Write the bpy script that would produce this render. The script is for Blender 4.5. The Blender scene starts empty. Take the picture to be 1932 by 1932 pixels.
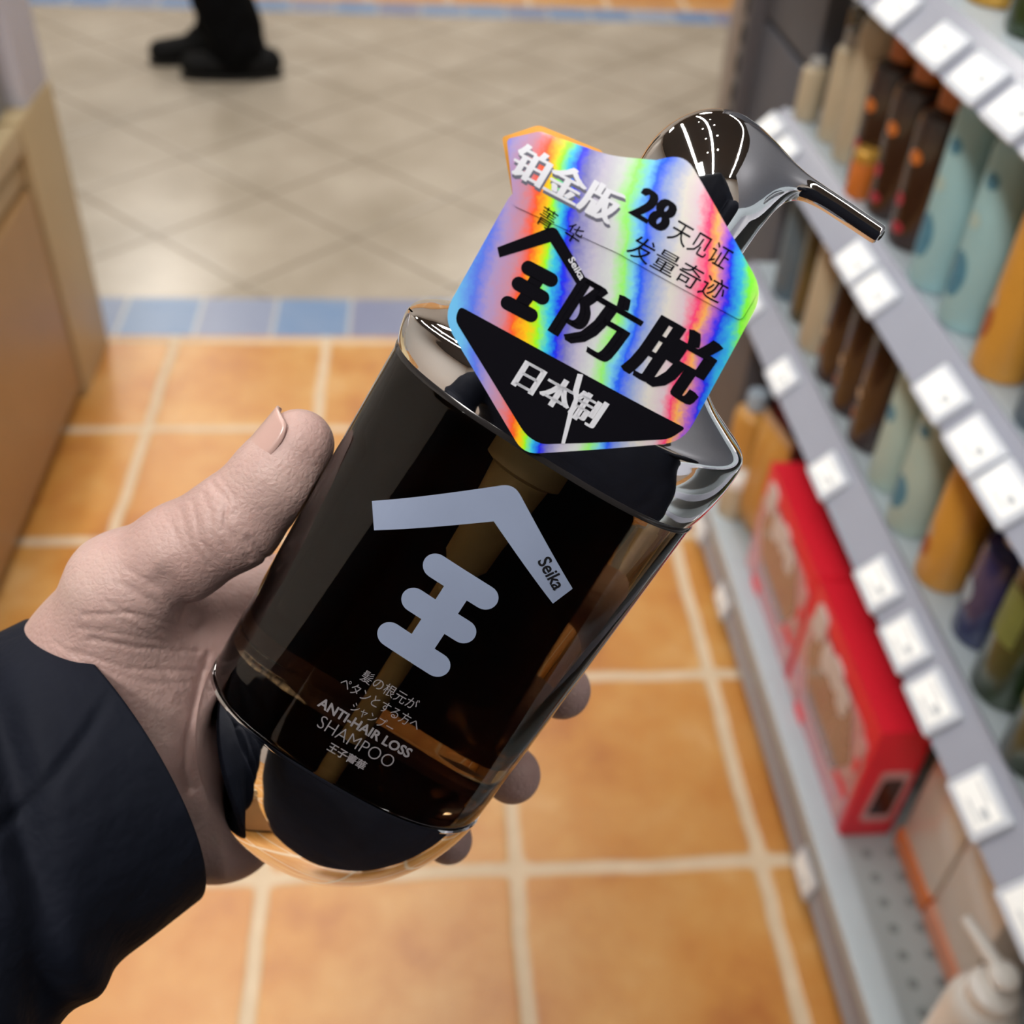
import bpy, bmesh, math, random
import numpy as np
from mathutils import Vector, Matrix

random.seed(7); RNG = np.random.default_rng(7)
S = bpy.context.scene; COL = S.collection; PI = math.pi

# ------------------------------------------------------------------ camera, light, exposure
CAM_R = np.array([[0.99663, -0.06731, 0.04683], [0.00816, 0.64975, 0.7601], [0.08159, 0.75716, -0.64811]])  # right, up, forward
CAM_O = np.array([0, 0, 1.17133]); FPX = 2038.0
def cam_frame(x, y, z):
    return CAM_O + x*CAM_R[0] + y*CAM_R[1] + z*CAM_R[2]
cd = bpy.data.cameras.new('camera'); cam = bpy.data.objects.new('camera', cd); COL.objects.link(cam); S.camera = cam
M = Matrix.Identity(4)
for i in range(3):
    M[i][0], M[i][1], M[i][2], M[i][3] = CAM_R[0][i], CAM_R[1][i], -CAM_R[2][i], CAM_O[i]
cam.matrix_world = M
cd.sensor_width = 36; cd.lens = 36*FPX/1932; cd.clip_start = .02; cd.clip_end = 60
cd.dof.use_dof = True; cd.dof.focus_distance = .224; cd.dof.aperture_fstop = 13.5
w = bpy.data.worlds.new('shop_air'); S.world = w; w.use_nodes = True
w.node_tree.nodes['Background'].inputs[0].default_value = (.9, .93, 1, 1)
w.node_tree.nodes['Background'].inputs[1].default_value = .25
S.view_settings.view_transform = 'Standard'; S.view_settings.look = 'None'
S.view_settings.exposure = -0.75; S.view_settings.gamma = 1; S.view_settings.use_curve_mapping = False
S.cycles.use_denoising = True; S.cycles.max_bounces = 14; S.cycles.transmission_bounces = 12
S.cycles.glossy_bounces = 6; S.cycles.caustics_refractive = True; S.cycles.sample_clamp_indirect = 6

def area(name, loc, sx, sy, power, color, rot=(0, 0, 0)):
    l = bpy.data.lights.new(name, 'AREA'); l.shape = 'RECTANGLE'; l.size = sx; l.size_y = sy; l.energy = power; l.color = color
    o = bpy.data.objects.new(name, l); COL.objects.link(o); o.location = loc; o.rotation_euler = rot
    return o
CEIL = 3.1
LAMPS = [(-.03, 1.3, .06, 7.4, 92, (1, .97, .93)), (-1.0, 1.5, .12, 7.0, 96, (1, .96, .9)), (1.75, 1.2, .06, 7.0, 60, (1, .97, .93)),
         (-1.9, 7.0, .5, 1.8, 60, (1, .93, .83)), (.7, 6.4, .5, 1.8, 50, (1, .93, .84)), (-.8, -1.5, .3, 1.4, 115, (1, .96, .92))]  # the last lamp is added fill from behind the photographer
for (x, y, sx, sy, pw, c) in LAMPS:
    area('lamp_light', (x, y, CEIL-.075), sx, sy, pw, c)

# ------------------------------------------------------------------ materials
def sock(nt, v):
    return v
class NT:
    def __init__(s, name):
        s.m = bpy.data.materials.new(name); s.m.use_nodes = True; s.t = s.m.node_tree
        s.b = s.t.nodes['Principled BSDF']; s.out = s.t.nodes['Material Output']
    def n(s, typ, **kw):
        nd = s.t.nodes.new(typ)
        for k, v in kw.items():
            setattr(nd, k, v)
        return nd
    def put(s, inp, v):
        if hasattr(v, 'is_linked') or isinstance(v, bpy.types.NodeSocket): s.t.links.new(v, inp)
        elif isinstance(v, tuple) and len(v) == 3 and inp.type == 'RGBA': inp.default_value = (*v, 1)
        else: inp.default_value = v
    def math(s, op, a, b=0.0, c=None):
        nd = s.n('ShaderNodeMath', operation=op); s.put(nd.inputs[0], a); s.put(nd.inputs[1], b)
        if c is not None: s.put(nd.inputs[2], c)
        return nd.outputs[0]
    def mix(s, f, a, b, mode='MIX'):
        nd = s.n('ShaderNodeMix', data_type='RGBA', blend_type=mode); s.put(nd.inputs[0], f); s.put(nd.inputs[6], a); s.put(nd.inputs[7], b)
        return nd.outputs[2]
    def coord(s):
        return s.n('ShaderNodeTexCoord').outputs['Object']
    def noise(s, scale, detail=3, vec=None, rough=.55):
        nd = s.n('ShaderNodeTexNoise'); nd.inputs['Scale'].default_value = scale; nd.inputs['Detail'].default_value = detail
        nd.inputs['Roughness'].default_value = rough
        s.put(nd.inputs['Vector'], vec if vec is not None else s.coord())
        return nd.outputs['Fac']
    def ramp(s, f, stops, interp='LINEAR'):
        nd = s.n('ShaderNodeValToRGB'); cr = nd.color_ramp; cr.interpolation = interp
        while len(cr.elements) < len(stops): cr.elements.new(.5)
        for e, (p, c) in zip(cr.elements, stops):
            e.position = p; e.color = (*c, 1) if len(c) == 3 else c
        s.put(nd.inputs[0], f)
        return nd.outputs[0]
    def sep(s, v):
        nd = s.n('ShaderNodeSeparateXYZ'); s.put(nd.inputs[0], v); return nd.outputs
    def bump(s, h, strength, dist=.001, normal=None):
        nd = s.n('ShaderNodeBump'); nd.inputs['Strength'].default_value = strength; nd.inputs['Distance'].default_value = dist
        s.put(nd.inputs['Height'], h)
        if normal is not None: s.put(nd.inputs['Normal'], normal)
        return nd.outputs[0]
    def set(s, **kw):
        for k, v in kw.items(): s.put(s.b.inputs[k.replace('_', ' ')], v)
        return s
def srgb(r, g, b):
    f = lambda c: c/12.92 if c <= .04045 else ((c+.055)/1.055)**2.4
    return tuple(f(c/255) for c in (r, g, b))
MATS = {}
def mat(name, col, rough=.5, metal=0, var=.12, vscale=30, bump=0, bscale=200, **kw):
    if name in MATS: return MATS[name].m
    q = NT(name); MATS[name] = q
    f = q.noise(vscale, 3)
    lo = tuple(c*(1-var) for c in col); hi = tuple(min(1, c*(1+var)) for c in col)
    q.set(Base_Color=q.mix(f, lo, hi), Roughness=rough, Metallic=metal)
    if bump: q.set(Normal=q.bump(q.noise(bscale, 4), bump))
    for k, v in kw.items(): q.set(**{k: v})
    return q.m

# ------------------------------------------------------------------ mesh helpers
def link_mesh(name, V, F, m, parent=None, smooth=True, mats=None, fm=None):
    me = bpy.data.meshes.new(name); me.from_pydata([tuple(v) for v in V], [], [tuple(f) for f in F]); me.update()
    o = bpy.data.objects.new(name, me); COL.objects.link(o)
    for mm in (mats or [m]): me.materials.append(mm)
    if fm is not None: me.polygons.foreach_set('material_index', fm)
    bm = bmesh.new(); bm.from_mesh(me); bmesh.ops.recalc_face_normals(bm, faces=bm.faces); bm.to_mesh(me); bm.free()
    if smooth: me.polygons.foreach_set('use_smooth', [True]*len(me.polygons))
    if smooth == 'auto':
        me.set_sharp_from_angle(angle=math.radians(38))
    if parent is not None: o.parent = parent
    return o
def bm_obj(name, bm, m, parent=None, smooth='auto', mats=None):
    me = bpy.data.meshes.new(name); bmesh.ops.recalc_face_normals(bm, faces=bm.faces); bm.to_mesh(me); bm.free()
    for mm in (mats or [m]): me.materials.append(mm)
    o = bpy.data.objects.new(name, me); COL.objects.link(o)
    if smooth:
        me.polygons.foreach_set('use_smooth', [True]*len(me.polygons)); me.set_sharp_from_angle(angle=math.radians(38))
    if parent is not None: o.parent = parent
    return o
def tag(o, label=None, cat=None, group=None, kind=None):
    if label: o['label'] = label
    if cat: o['category'] = cat
    if group: o['group'] = group
    if kind: o['kind'] = kind
    return o
def empty(name, loc=(0, 0, 0), rz=0, parent=None):
    o = bpy.data.objects.new(name, None); COL.objects.link(o); o.location = loc; o.rotation_euler = (0, 0, rz); o.empty_display_size = .02
    if parent is not None: o.parent = parent
    return o
def add_box(bm, lo, hi, bev=0, mi=0, rot=None):
    c = [(a+b)/2 for a, b in zip(lo, hi)]; s = [b-a for a, b in zip(lo, hi)]
    mt = Matrix.Translation(c) @ (rot or Matrix.Identity(4)) @ Matrix.Diagonal((*s, 1))
    vs = bmesh.ops.create_cube(bm, size=1, matrix=mt)['verts']
    fs = list({f for v in vs for f in v.link_faces})
    if bev:
        es = list({e for v in vs for e in v.link_edges})
        r = bmesh.ops.bevel(bm, geom=es, offset=bev, segments=2, affect='EDGES', profile=.6); fs = list(set(r['faces']) | {f for f in fs if f.is_valid})
    for f in fs: f.material_index = mi
def box(name, lo, hi, m, parent=None, bev=.002):
    bm = bmesh.new(); add_box(bm, lo, hi, bev); return bm_obj(name, bm, m, parent)
def catmull(rows, sub):
    rows = np.array(rows, float); P = np.vstack([2*rows[0]-rows[1], rows, 2*rows[-1]-rows[-2]]); out = []
    for i in range(1, len(P)-2):
        for k in range(sub):
            t = k/sub; a, b, c, d = P[i-1:i+3]
            out.append(.5*((2*b)+(c-a)*t+(2*a-5*b+4*c-d)*t*t+(3*b-a-3*c+d)*t**3))
    out.append(rows[-1]); return np.array(out)
def ring_faces(nr, n, close0=True, close1=True):
    F = [(i*n+k, i*n+(k+1) % n, (i+1)*n+(k+1) % n, (i+1)*n+k) for i in range(nr-1) for k in range(n)]
    if close0: F.append(tuple(range(n))[::-1])
    if close1: F.append(tuple((nr-1)*n+k for k in range(n)))
    return F
def lathe(name, prof, m, parent=None, n=24, loc=(0, 0, 0), sub=0, sq=(1, 1), close=True):
    prof = catmull(prof, sub) if sub else np.array(prof, float)
    t = np.arange(n)*2*PI/n; V = []
    for r, z in prof: V += [(loc[0]+max(r, 1e-5)*math.cos(a)*sq[0], loc[1]+max(r, 1e-5)*math.sin(a)*sq[1], loc[2]+z) for a in t]
    return link_mesh(name, V, ring_faces(len(prof), n, close, close), m, parent, 'auto')
def prism(name, pts, axis, a, b, m, parent=None, bev=0, smooth='auto'):
    """extrude a 2D outline along an axis ('x','y','z') from a to b; outline in the two remaining axes in order"""
    bm = bmesh.new()
    def mk(p, q):
        return {'x': (q, p[0], p[1]), 'y': (p[0], q, p[1]), 'z': (p[0], p[1], q)}[axis]
    A = [bm.verts.new(mk(p, a)) for p in pts]; B = [bm.verts.new(mk(p, b)) for p in pts]; n = len(pts)
    bm.faces.new(A); bm.faces.new(B[::-1])
    for i in range(n): bm.faces.new((A[i], A[(i+1) % n], B[(i+1) % n], B[i]))
    if bev: bmesh.ops.bevel(bm, geom=bm.edges[:], offset=bev, segments=2, affect='EDGES')
    return bm_obj(name, bm, m, parent, smooth)
def round_poly(pts, r, seg=6):
    out = []; n = len(pts)
    for i in range(n):
        p = np.array(pts[i], float); a = np.array(pts[i-1], float)-p; b = np.array(pts[(i+1) % n], float)-p
        rr = r[i] if isinstance(r, (list, tuple)) else r
        if rr <= 0: out.append(tuple(p)); continue
        la, lb = np.linalg.norm(a), np.linalg.norm(b); d = min(rr, la*.48, lb*.48); p0 = p+a/la*d; p1 = p+b/lb*d
        for k in range(seg+1):
            t = k/seg; out.append(tuple((1-t)**2*p0+2*t*(1-t)*p+t*t*p1))
    return out
def stadium(p, q, r, seg=10):
    p = np.array(p, float); q = np.array(q, float); d = (q-p)/np.linalg.norm(q-p); a0 = math.atan2(d[1], d[0]); out = []
    for k in range(seg+1):
        a = a0-PI/2+PI*k/seg; out.append((q[0]+r*math.cos(a), q[1]+r*math.sin(a)))
    for k in range(seg+1):
        a = a0+PI/2+PI*k/seg; out.append((p[0]+r*math.cos(a), p[1]+r*math.sin(a)))
    return out

# ---- implicit surfaces (surface nets)
def capsule(P, a, b, ra, rb):
    a = np.array(a, float); b = np.array(b, float); ab = b-a; t = np.clip(((P-a)@ab)/(ab@ab), 0, 1)
    return np.linalg.norm(P-a-t[:, None]*ab, axis=1)-(ra+(rb-ra)*t)
def smin(a, b, k):
    h = np.clip(.5+.5*(b-a)/k, 0, 1); return b+(a-b)*h-k*h*(1-h)
def surf_net(fn, lo, hi, h, newton=3, eps=None):
    lo = np.array(lo, float); n = np.ceil((np.array(hi)-lo)/h).astype(int)+1
    G = np.stack(np.meshgrid(*[lo[i]+h*np.arange(n[i]) for i in range(3)], indexing='ij'), -1)
    flat = G.reshape(-1, 3); val = np.concatenate([fn(flat[i:i+400000]) for i in range(0, len(flat), 400000)]).reshape(n)
    ins = val < 0; c = n-1; acc = np.zeros((*c, 3)); cnt = np.zeros(c)
    for ax in range(3):
        o1, o2 = [i for i in range(3) if i != ax]
        for d1 in (0, 1):
            for d2 in (0, 1):
                s = [None]*3; e = [None]*3
                s[ax] = slice(0, c[ax]); e[ax] = slice(1, c[ax]+1)
                for o_, d_ in ((o1, d1), (o2, d2)): s[o_] = e[o_] = slice(d_, c[o_]+d_)
                s, e = tuple(s), tuple(e); v0, v1 = val[s], val[e]; x = ins[s] != ins[e]
                t = np.where(x, v0/np.where(x, v0-v1, 1), 0)
                p = G[s]+0; p[..., ax] += t*h
                acc += np.where(x[..., None], p, 0); cnt += x
    act = cnt > 0; idx = -np.ones(c, int); idx[act] = np.arange(act.sum()); V = acc[act]/cnt[act][:, None]
    F = []
    for ax in range(3):
        o1, o2 = [i for i in range(3) if i != ax]
        s = [slice(1, c[i]) for i in range(3)]; e = [slice(1, c[i]) for i in range(3)]
        s[ax] = slice(0, c[ax]); e[ax] = slice(1, c[ax]+1)
        X = ins[tuple(s)] != ins[tuple(e)]; ii = np.argwhere(X)
        off = np.array([1, 1, 1]); off[ax] = 0; ii = ii+off
        def at_(d1, d2):
            q = ii.copy(); q[:, o1] -= d1; q[:, o2] -= d2; return idx[q[:, 0], q[:, 1], q[:, 2]]
        F.append(np.stack([at_(0, 0), at_(1, 0), at_(1, 1), at_(0, 1)], 1))
    F = np.vstack(F); F = F[(F >= 0).all(1)]
    eps = eps or h*.3
    for _ in range(newton):
        f0 = fn(V); g = np.stack([(fn(V+np.eye(3)[i]*eps)-fn(V-np.eye(3)[i]*eps))/(2*eps) for i in range(3)], 1)
        V = V-(f0/np.maximum((g*g).sum(1), .2))[:, None]*g*.8
    return V, F.tolist()

# ---- lettering: outlines from the built-in fonts, fitted into a box
def text_shape(body, boxw, off=0.0, res=3):
    cu = bpy.data.curves.new('t', 'FONT'); cu.body = body; cu.size = 1; cu.resolution_u = res; cu.offset = off; cu.fill_mode = 'FRONT'
    o = bpy.data.objects.new('t', cu); COL.objects.link(o); bpy.context.view_layer.update()
    me = bpy.data.meshes.new_from_object(o.evaluated_get(bpy.context.evaluated_depsgraph_get()))
    V = np.array([v.co[:2] for v in me.vertices]).reshape(-1, 2); F = [tuple(p.vertices) for p in me.polygons]
    bpy.data.objects.remove(o); bpy.data.curves.remove(cu); bpy.data.meshes.remove(me)
    x0, x1, z0, z1 = boxw; lo, hi = V.min(0), V.max(0)
    V = (V-lo)/(hi-lo)*np.array([x1-x0, z1-z0])+np.array([x0, z0])
    return V, F
def poly_shape(pts):
    bm = bmesh.new(); bm.faces.new([bm.verts.new((p[0], p[1], 0)) for p in pts]); bmesh.ops.triangulate(bm, faces=bm.faces[:])
    bm.verts.index_update(); V = np.array([v.co[:2] for v in bm.verts]); F = [tuple(v.index for v in f.verts) for f in bm.faces]; bm.free(); return V, F
def join_shapes(sh):
    V, F, k = [], [], 0
    for v, f in sh:
        V.append(v); F += [tuple(i+k for i in t) for t in f]; k += len(v)
    return np.vstack(V), F
def slice_shape(V, F, step):
    bm = bmesh.new(); vs = [bm.verts.new((p[0], p[1], 0)) for p in V]
    for f in F:
        try: bm.faces.new([vs[i] for i in f])
        except ValueError: pass
    x0, x1 = V[:, 0].min(), V[:, 0].max(); x = math.ceil(x0/step)*step
    while x < x1:
        bmesh.ops.bisect_plane(bm, geom=bm.verts[:]+bm.edges[:]+bm.faces[:], plane_co=(x, 0, 0), plane_no=(1, 0, 0)); x += step
    bm.verts.index_update(); V = np.array([v.co[:2] for v in bm.verts]); F = [tuple(v.index for v in f.verts) for f in bm.faces]; bm.free(); return V, F

# ================================================================== ROOM
TX0, TY0, TS = -.4805, 1.9169, .30
q = NT('terracotta_tile'); co = q.coord(); warp = q.n('ShaderNodeTexNoise'); warp.inputs['Scale'].default_value = 9; q.put(warp.inputs['Vector'], co)
wv = q.n('ShaderNodeVectorMath', operation='MULTIPLY_ADD'); q.put(wv.inputs[0], warp.outputs['Color']); wv.inputs[1].default_value = (.012, .012, 0); q.put(wv.inputs[2], co)
sx = q.sep(wv.outputs[0])
def grid_mask(q, x, y, size, half, soft):
    fx = q.math('ABSOLUTE', q.math('SUBTRACT', q.math('FRACT', q.math('DIVIDE', x, size)), .5)); fy = q.math('ABSOLUTE', q.math('SUBTRACT', q.math('FRACT', q.math('DIVIDE', y, size)), .5))
    e = q.math('SUBTRACT', .5, q.math('SMOOTH_MAX', fx, fy, .05)); mr = q.n('ShaderNodeMapRange', interpolation_type='SMOOTHSTEP')
    q.put(mr.inputs[0], e); mr.inputs[1].default_value = half; mr.inputs[2].default_value = half+soft; return mr.outputs[0]
gx = q.math('SUBTRACT', sx[0], TX0-.006-6); gy = q.math('SUBTRACT', sx[1], TY0-.006-6)
msk = grid_mask(q, gx, gy, TS, .019, .02)
cell = q.n('ShaderNodeCombineXYZ'); q.put(cell.inputs[0], q.math('FLOOR', q.math('DIVIDE', gx, TS))); q.put(cell.inputs[1], q.math('FLOOR', q.math('DIVIDE', gy, TS)))
wn = q.n('ShaderNodeTexWhiteNoise'); q.put(wn.inputs['Vector'], cell.outputs[0])
n1 = q.noise(7, 5, co, .6); n2 = q.noise(26, 4, co)
tc = q.ramp(n1, [(.28, srgb(172, 104, 40)), (.44, srgb(198, 138, 60)), (.58, srgb(208, 156, 82)), (.74, srgb(222, 180, 118))])
tc = q.mix(q.math('MULTIPLY', n2, .35), tc, srgb(168, 98, 40)); tc = q.mix(q.math('MULTIPLY', wn.outputs['Value'], .3), tc, srgb(190, 120, 56))
gc = q.mix(q.noise(30, 3, co), srgb(196, 174, 144), srgb(222, 200, 170))
q.set(Base_Color=q.mix(msk, gc, tc), Roughness=q.math('ADD', .36, q.math('MULTIPLY', q.math('SUBTRACT', 1, msk), .35)), Normal=q.bump(q.math('ADD', msk, q.math('MULTIPLY', n2, .25)), .5, .003))
q.b.inputs['Specular IOR Level'].default_value = .8
M_TERRA = q.m
q = NT('beige_tile'); co = q.coord(); mp = q.n('ShaderNodeMapping'); mp.inputs['Rotation'].default_value = (0, 0, math.radians(45)); mp.inputs['Location'].default_value = (4.998, 4.882, 0); q.put(mp.inputs[0], co)
sx = q.sep(mp.outputs[0]); msk = grid_mask(q, sx[0], sx[1], .322, .008, .014)
tc = q.ramp(q.noise(3.5, 5, co), [(.3, srgb(160, 149, 132)), (.55, srgb(176, 165, 149)), (.75, srgb(190, 180, 164))])
q.set(Base_Color=q.mix(msk, srgb(140, 129, 113), tc), Roughness=.26, Normal=q.bump(msk, .3, .002)); M_BEIGE = q.m
q = NT('blue_border_tile'); co = q.coord(); sx = q.sep(co)
cx = q.math('DIVIDE', q.math('ADD', sx[0], 6.04), .155); fr = q.math('ABSOLUTE', q.math('SUBTRACT', q.math('FRACT', cx), .5))
jm = q.n('ShaderNodeMapRange', interpolation_type='SMOOTHSTEP'); q.put(jm.inputs[0], fr); jm.inputs[1].default_value = .46; jm.inputs[2].default_value = .49
cc = q.n('ShaderNodeCombineXYZ'); q.put(cc.inputs[0], q.math('FLOOR', cx)); wn = q.n('ShaderNodeTexWhiteNoise'); q.put(wn.inputs['Vector'], cc.outputs[0])
tc = q.ramp(wn.outputs['Value'], [(0, srgb(84, 122, 172)), (.35, srgb(118, 146, 180)), (.65, srgb(112, 112, 146)), (1, srgb(146, 160, 182))])
tc = q.mix(q.math('MULTIPLY', q.noise(14, 4, co), .5), tc, srgb(150, 160, 178))
q.set(Base_Color=q.mix(jm.outputs[0], tc, srgb(180, 180, 180)), Roughness=.35); M_BLUE = q.m

def slab(name, x0, x1, y0, y1, z0, z1, m, kind='structure'):
    return tag(box(name, (x0, y0, z0), (x1, y1, z1), m, None, 0), kind=kind)
XL, XR, YB, YF = -3.2, 3.4, -2.6, 9.2
slab('floor', XL, XR, YB, 1.922, -.06, 0, M_TERRA)
slab('trim_1', XL, XR, 1.922, 2.074, -.06, .0, M_BLUE)
slab('floor.001', XL, XR, 2.074, 4.105, -.06, 0, M_BEIGE)
slab('trim_2', XL, XR, 4.105, 4.255, -.06, 0, M_BLUE)
slab('floor.002', XL, XR, 4.255, YF, -.06, 0, M_TERRA)
M_CEIL = mat('ceiling_paint', (.05, .05, .055), .8, bump=.2)
M_WALL = mat('shop_wall', (.5, .49, .47), .7, bump=.2)
slab('ceiling', XL, XR, YB, YF, CEIL, CEIL+.06, M_CEIL)
slab('wall_far', XL, XR, YF, YF+.06, 0, CEIL, M_WALL); slab('wall_near', XL, XR, YB-.06, YB, 0, CEIL, M_WALL)
slab('wall_left', XL-.06, XL, YB, YF, 0, CEIL, M_WALL); slab('wall_right', XR, XR+.06, YB, YF, 0, CEIL, M_WALL)

# ================================================================== SHOP SHELVING
M_STEEL = mat('shelf_steel', srgb(176, 188, 196), .42, .15, .06); M_DARKSTEEL = mat('dark_steel', srgb(84, 86, 94), .5, .2, .1)
M_RAIL = mat('clear_price_rail', srgb(150, 154, 168), .2, 0, .05, Specular_IOR_Level=.7); M_TAG = mat('white_tag_plastic', srgb(196, 202, 212), .35, 0, .03)
M_PAPER = mat('tag_paper', (.93, .95, .95), .6, 0, .02); M_INK = mat('tag_ink', srgb(186, 192, 198), .6); M_KICK = mat('kick_plate', srgb(150, 134, 138), .3, .3, .1)
M_PERF = None
q = NT('perforated_shelf'); co = q.coord(); sx = q.sep(co)
fx = q.math('SUBTRACT', q.math('FRACT', q.math('DIVIDE', sx[0], .03)), .5); fy = q.math('SUBTRACT', q.math('FRACT', q.math('DIVIDE', sx[1], .03)), .5)
rr = q.math('SQRT', q.math('ADD', q.math('MULTIPLY', fx, fx), q.math('MULTIPLY', fy, fy)))
mr = q.n('ShaderNodeMapRange', interpolation_type='SMOOTHSTEP'); q.put(mr.inputs[0], rr); mr.inputs[1].default_value = .16; mr.inputs[2].default_value = .22
q.set(Base_Color=q.mix(mr.outputs[0], srgb(128, 138, 140), srgb(168, 178, 182)), Roughness=.45, Normal=q.bump(mr.outputs[0], .5, .002)); M_PERF = q.m

unit = tag(empty('shelving_unit', (.6, .4, 0)), 'grey steel gondola shelving along the right side of the aisle, with white price tags', 'shelving')
def uchild(o):
    o.parent = unit; o.matrix_parent_inverse = Matrix.Translation((-.6, -.4, 0)); return o
Y0, Y1 = -.55, 1.285
uchild(box('back_panel', (.83, Y0, .0), (.845, Y1+.0, 1.75), M_DARKSTEEL)); uchild(box('kick_plate', (.452, Y0, 0), (.47, Y1, .075), M_KICK))
def price_rail(pts_in, y0, y1, parent):
    return prism('price_rail', pts_in, 'y', y0, y1, M_RAIL, parent)
def price_tag(x, z, y, ln, parent, wide=.031, ang=49):
    """holder lying on the tilted rail face, lower edge at (x, z)"""
    bm = bmesh.new(); rot = Matrix.Rotation(-math.radians(ang), 4, 'Y')
    T = Matrix.Translation((x, y, z)) @ rot
    def bx(lo, hi, bev, mi):
        b2 = bmesh.new(); add_box(b2, lo, hi, bev, mi); b2.transform(T); me = bpy.data.meshes.new('x'); b2.to_mesh(me); b2.free(); bm.from_mesh(me); bpy.data.meshes.remove(me)
    bx((-.003, -ln/2, .0005), (wide+.001, ln/2, .006), .0026, 0); bx((.003, -ln/2+.006, .005), (wide-.005, ln/2-.006, .0066), 0, 1)
    bx((.008, -ln*.30, .0065), (.0095, ln*.12, .0069), 0, 2); bx((.013, -ln*.30, .0065), (.0185, -ln*.12, .0069), 0, 2); bx((.021, -ln*.1, .0065), (.0222, ln*.3, .0069), 0, 2)
    return bm_obj('price_tag', bm, None, parent, 'auto', [M_TAG, M_PAPER, M_INK])
LEV = [('bottom', .44, .035, [1.27, 1.104, .657, .43, .3]), ('low', .41, .476, [1.2, 1.035, .85, .69, .617, .551, .452, .36]),
       ('mid', .41, .68, [1.262, 1.195, .925, .865, .70, .631, .574, .44]), ('high', .41, .895, [1.15, 1.08, .985, .879, .805, .735, .665, .58])]
TOPS = []
for nm, x, z, tags in LEV:
    y1 = Y1+.022 if nm == 'bottom' else Y1
    top = z+.031 if nm != 'bottom' else .108
    TOPS.append(top)
    lip = .03 if nm != 'bottom' else .012
    sh = uchild(box('shelf', (x+lip, Y0, top-.026), (.83, y1, top), M_PERF if nm == 'bottom' else M_STEEL))
    def sch(o): o.parent = sh; return o
    hh = .034 if nm != 'bottom' else .05
    ww = .03 if nm != 'bottom' else .012
    sch(price_rail([(x, z), (x+.006, z-.003), (x+ww+.004, z-.003+.012), (x+ww+.004, top), (x+ww, top+.002)], Y0, y1, None))
    for ty in tags:
        sch(price_tag(x, z+.001, ty, .054, None, ang=46 if nm != 'bottom' else 76))
    if nm == 'bottom':
        sch(box('front_lip', (x-.003, Y0, .091), (x+.03, y1, .113), M_STEEL))
S1, S2, S3, S4 = TOPS
# the next fixture's dark end panel
ep = tag(empty('end_panel', (.6, 1.45, 0)), 'dark grey steel end panel with slotted post past the end of the shelves', 'panel')
def pc(o, p, loc): o.parent = p; o.matrix_parent_inverse = Matrix.Translation((-loc[0], -loc[1], -loc[2])); return o
pc(box('upper_sheet', (.475, 1.315, .745), (.84, 1.55, 1.6), M_DARKSTEEL), ep, (.6, 1.45, 0)); pc(box('lower_sheet', (.475, 1.315, 0), (.84, 1.55, .735), M_DARKSTEEL), ep, (.6, 1.45, 0))
bm = bmesh.new(); add_box(bm, (.455, 1.55, 0), (.495, 1.59, 1.65), .002)
for k in range(36): add_box(bm, (.4535, 1.562, .1+k*.04), (.4555, 1.578, .122+k*.04), 0, 1)
pc(bm_obj('slotted_post', bm, None, None, 'auto', [mat('post_steel', srgb(92, 90, 94), .45, .3), mat('slot_black', (.01, .01, .01), .8)]), ep, (.6, 1.45, 0))
st = tag(empty('display_stand', (.99, 2.95, 0)), 'tall taupe wrapped display stand beyond the dark end panel', 'display stand')
pc(lathe('wrapped_column', [(.0, 0), (.17, .0), (.175, .3), (.165, .7), (.17, 1.1), (.15, 1.4), (0, 1.42)], mat('taupe_wrap', srgb(136, 120, 110), .3, 0, .3, 12, Coat_Weight=.4), None, 20, (.99, 2.95, 0)), st, (.99, 2.95, 0))
pc(lathe('foot', [(0, 0), (.2, 0), (.2, .03), (0, .032)], M_DARKSTEEL, None, 20, (.99, 2.95, 0)), st, (.99, 2.95, 0))

# ------------------------------------------------------------------ goods on the shelves
def arc_patch(name, r, z0, z1, a0, a1, m, parent, outline=None, n=14, nz=6):
    """a printed mark wrapped on a round bottle: rectangle or ellipse ('e')"""
    V, F = [], []
    if outline == 'e':
        V.append((0, 0)); rings = 4; k = 20
        for i in range(1, rings+1): V += [(i/rings*math.cos(2*PI*j/k), i/rings*math.sin(2*PI*j/k)) for j in range(k)]
        F += [(0, 1+j, 1+(j+1) % k) for j in range(k)]
        for i in range(rings-1): F += [(1+i*k+j, 1+i*k+(j+1) % k, 1+(i+1)*k+(j+1) % k, 1+(i+1)*k+j) for j in range(k)]
    else:
        V = [(-1+2*i/(n-1), -1+2*j/(nz-1)) for i in range(n) for j in range(nz)]
        F = [(i*nz+j, (i+1)*nz+j, (i+1)*nz+j+1, i*nz+j+1) for i in range(n-1) for j in range(nz-1)]
    W = []
    for u, v in V:
        a = (a0+a1)/2+u*(a1-a0)/2; z = (z0+z1)/2+v*(z1-z0)/2; W.append((r*math.cos(a), r*math.sin(a), z))
    return link_mesh(name, W, F, m, parent)
M_CAPW = mat('white_cap', (.8, .8, .78), .35)
FACE = PI+.28   # the side of a bottle turned to the aisle and the camera
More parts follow.
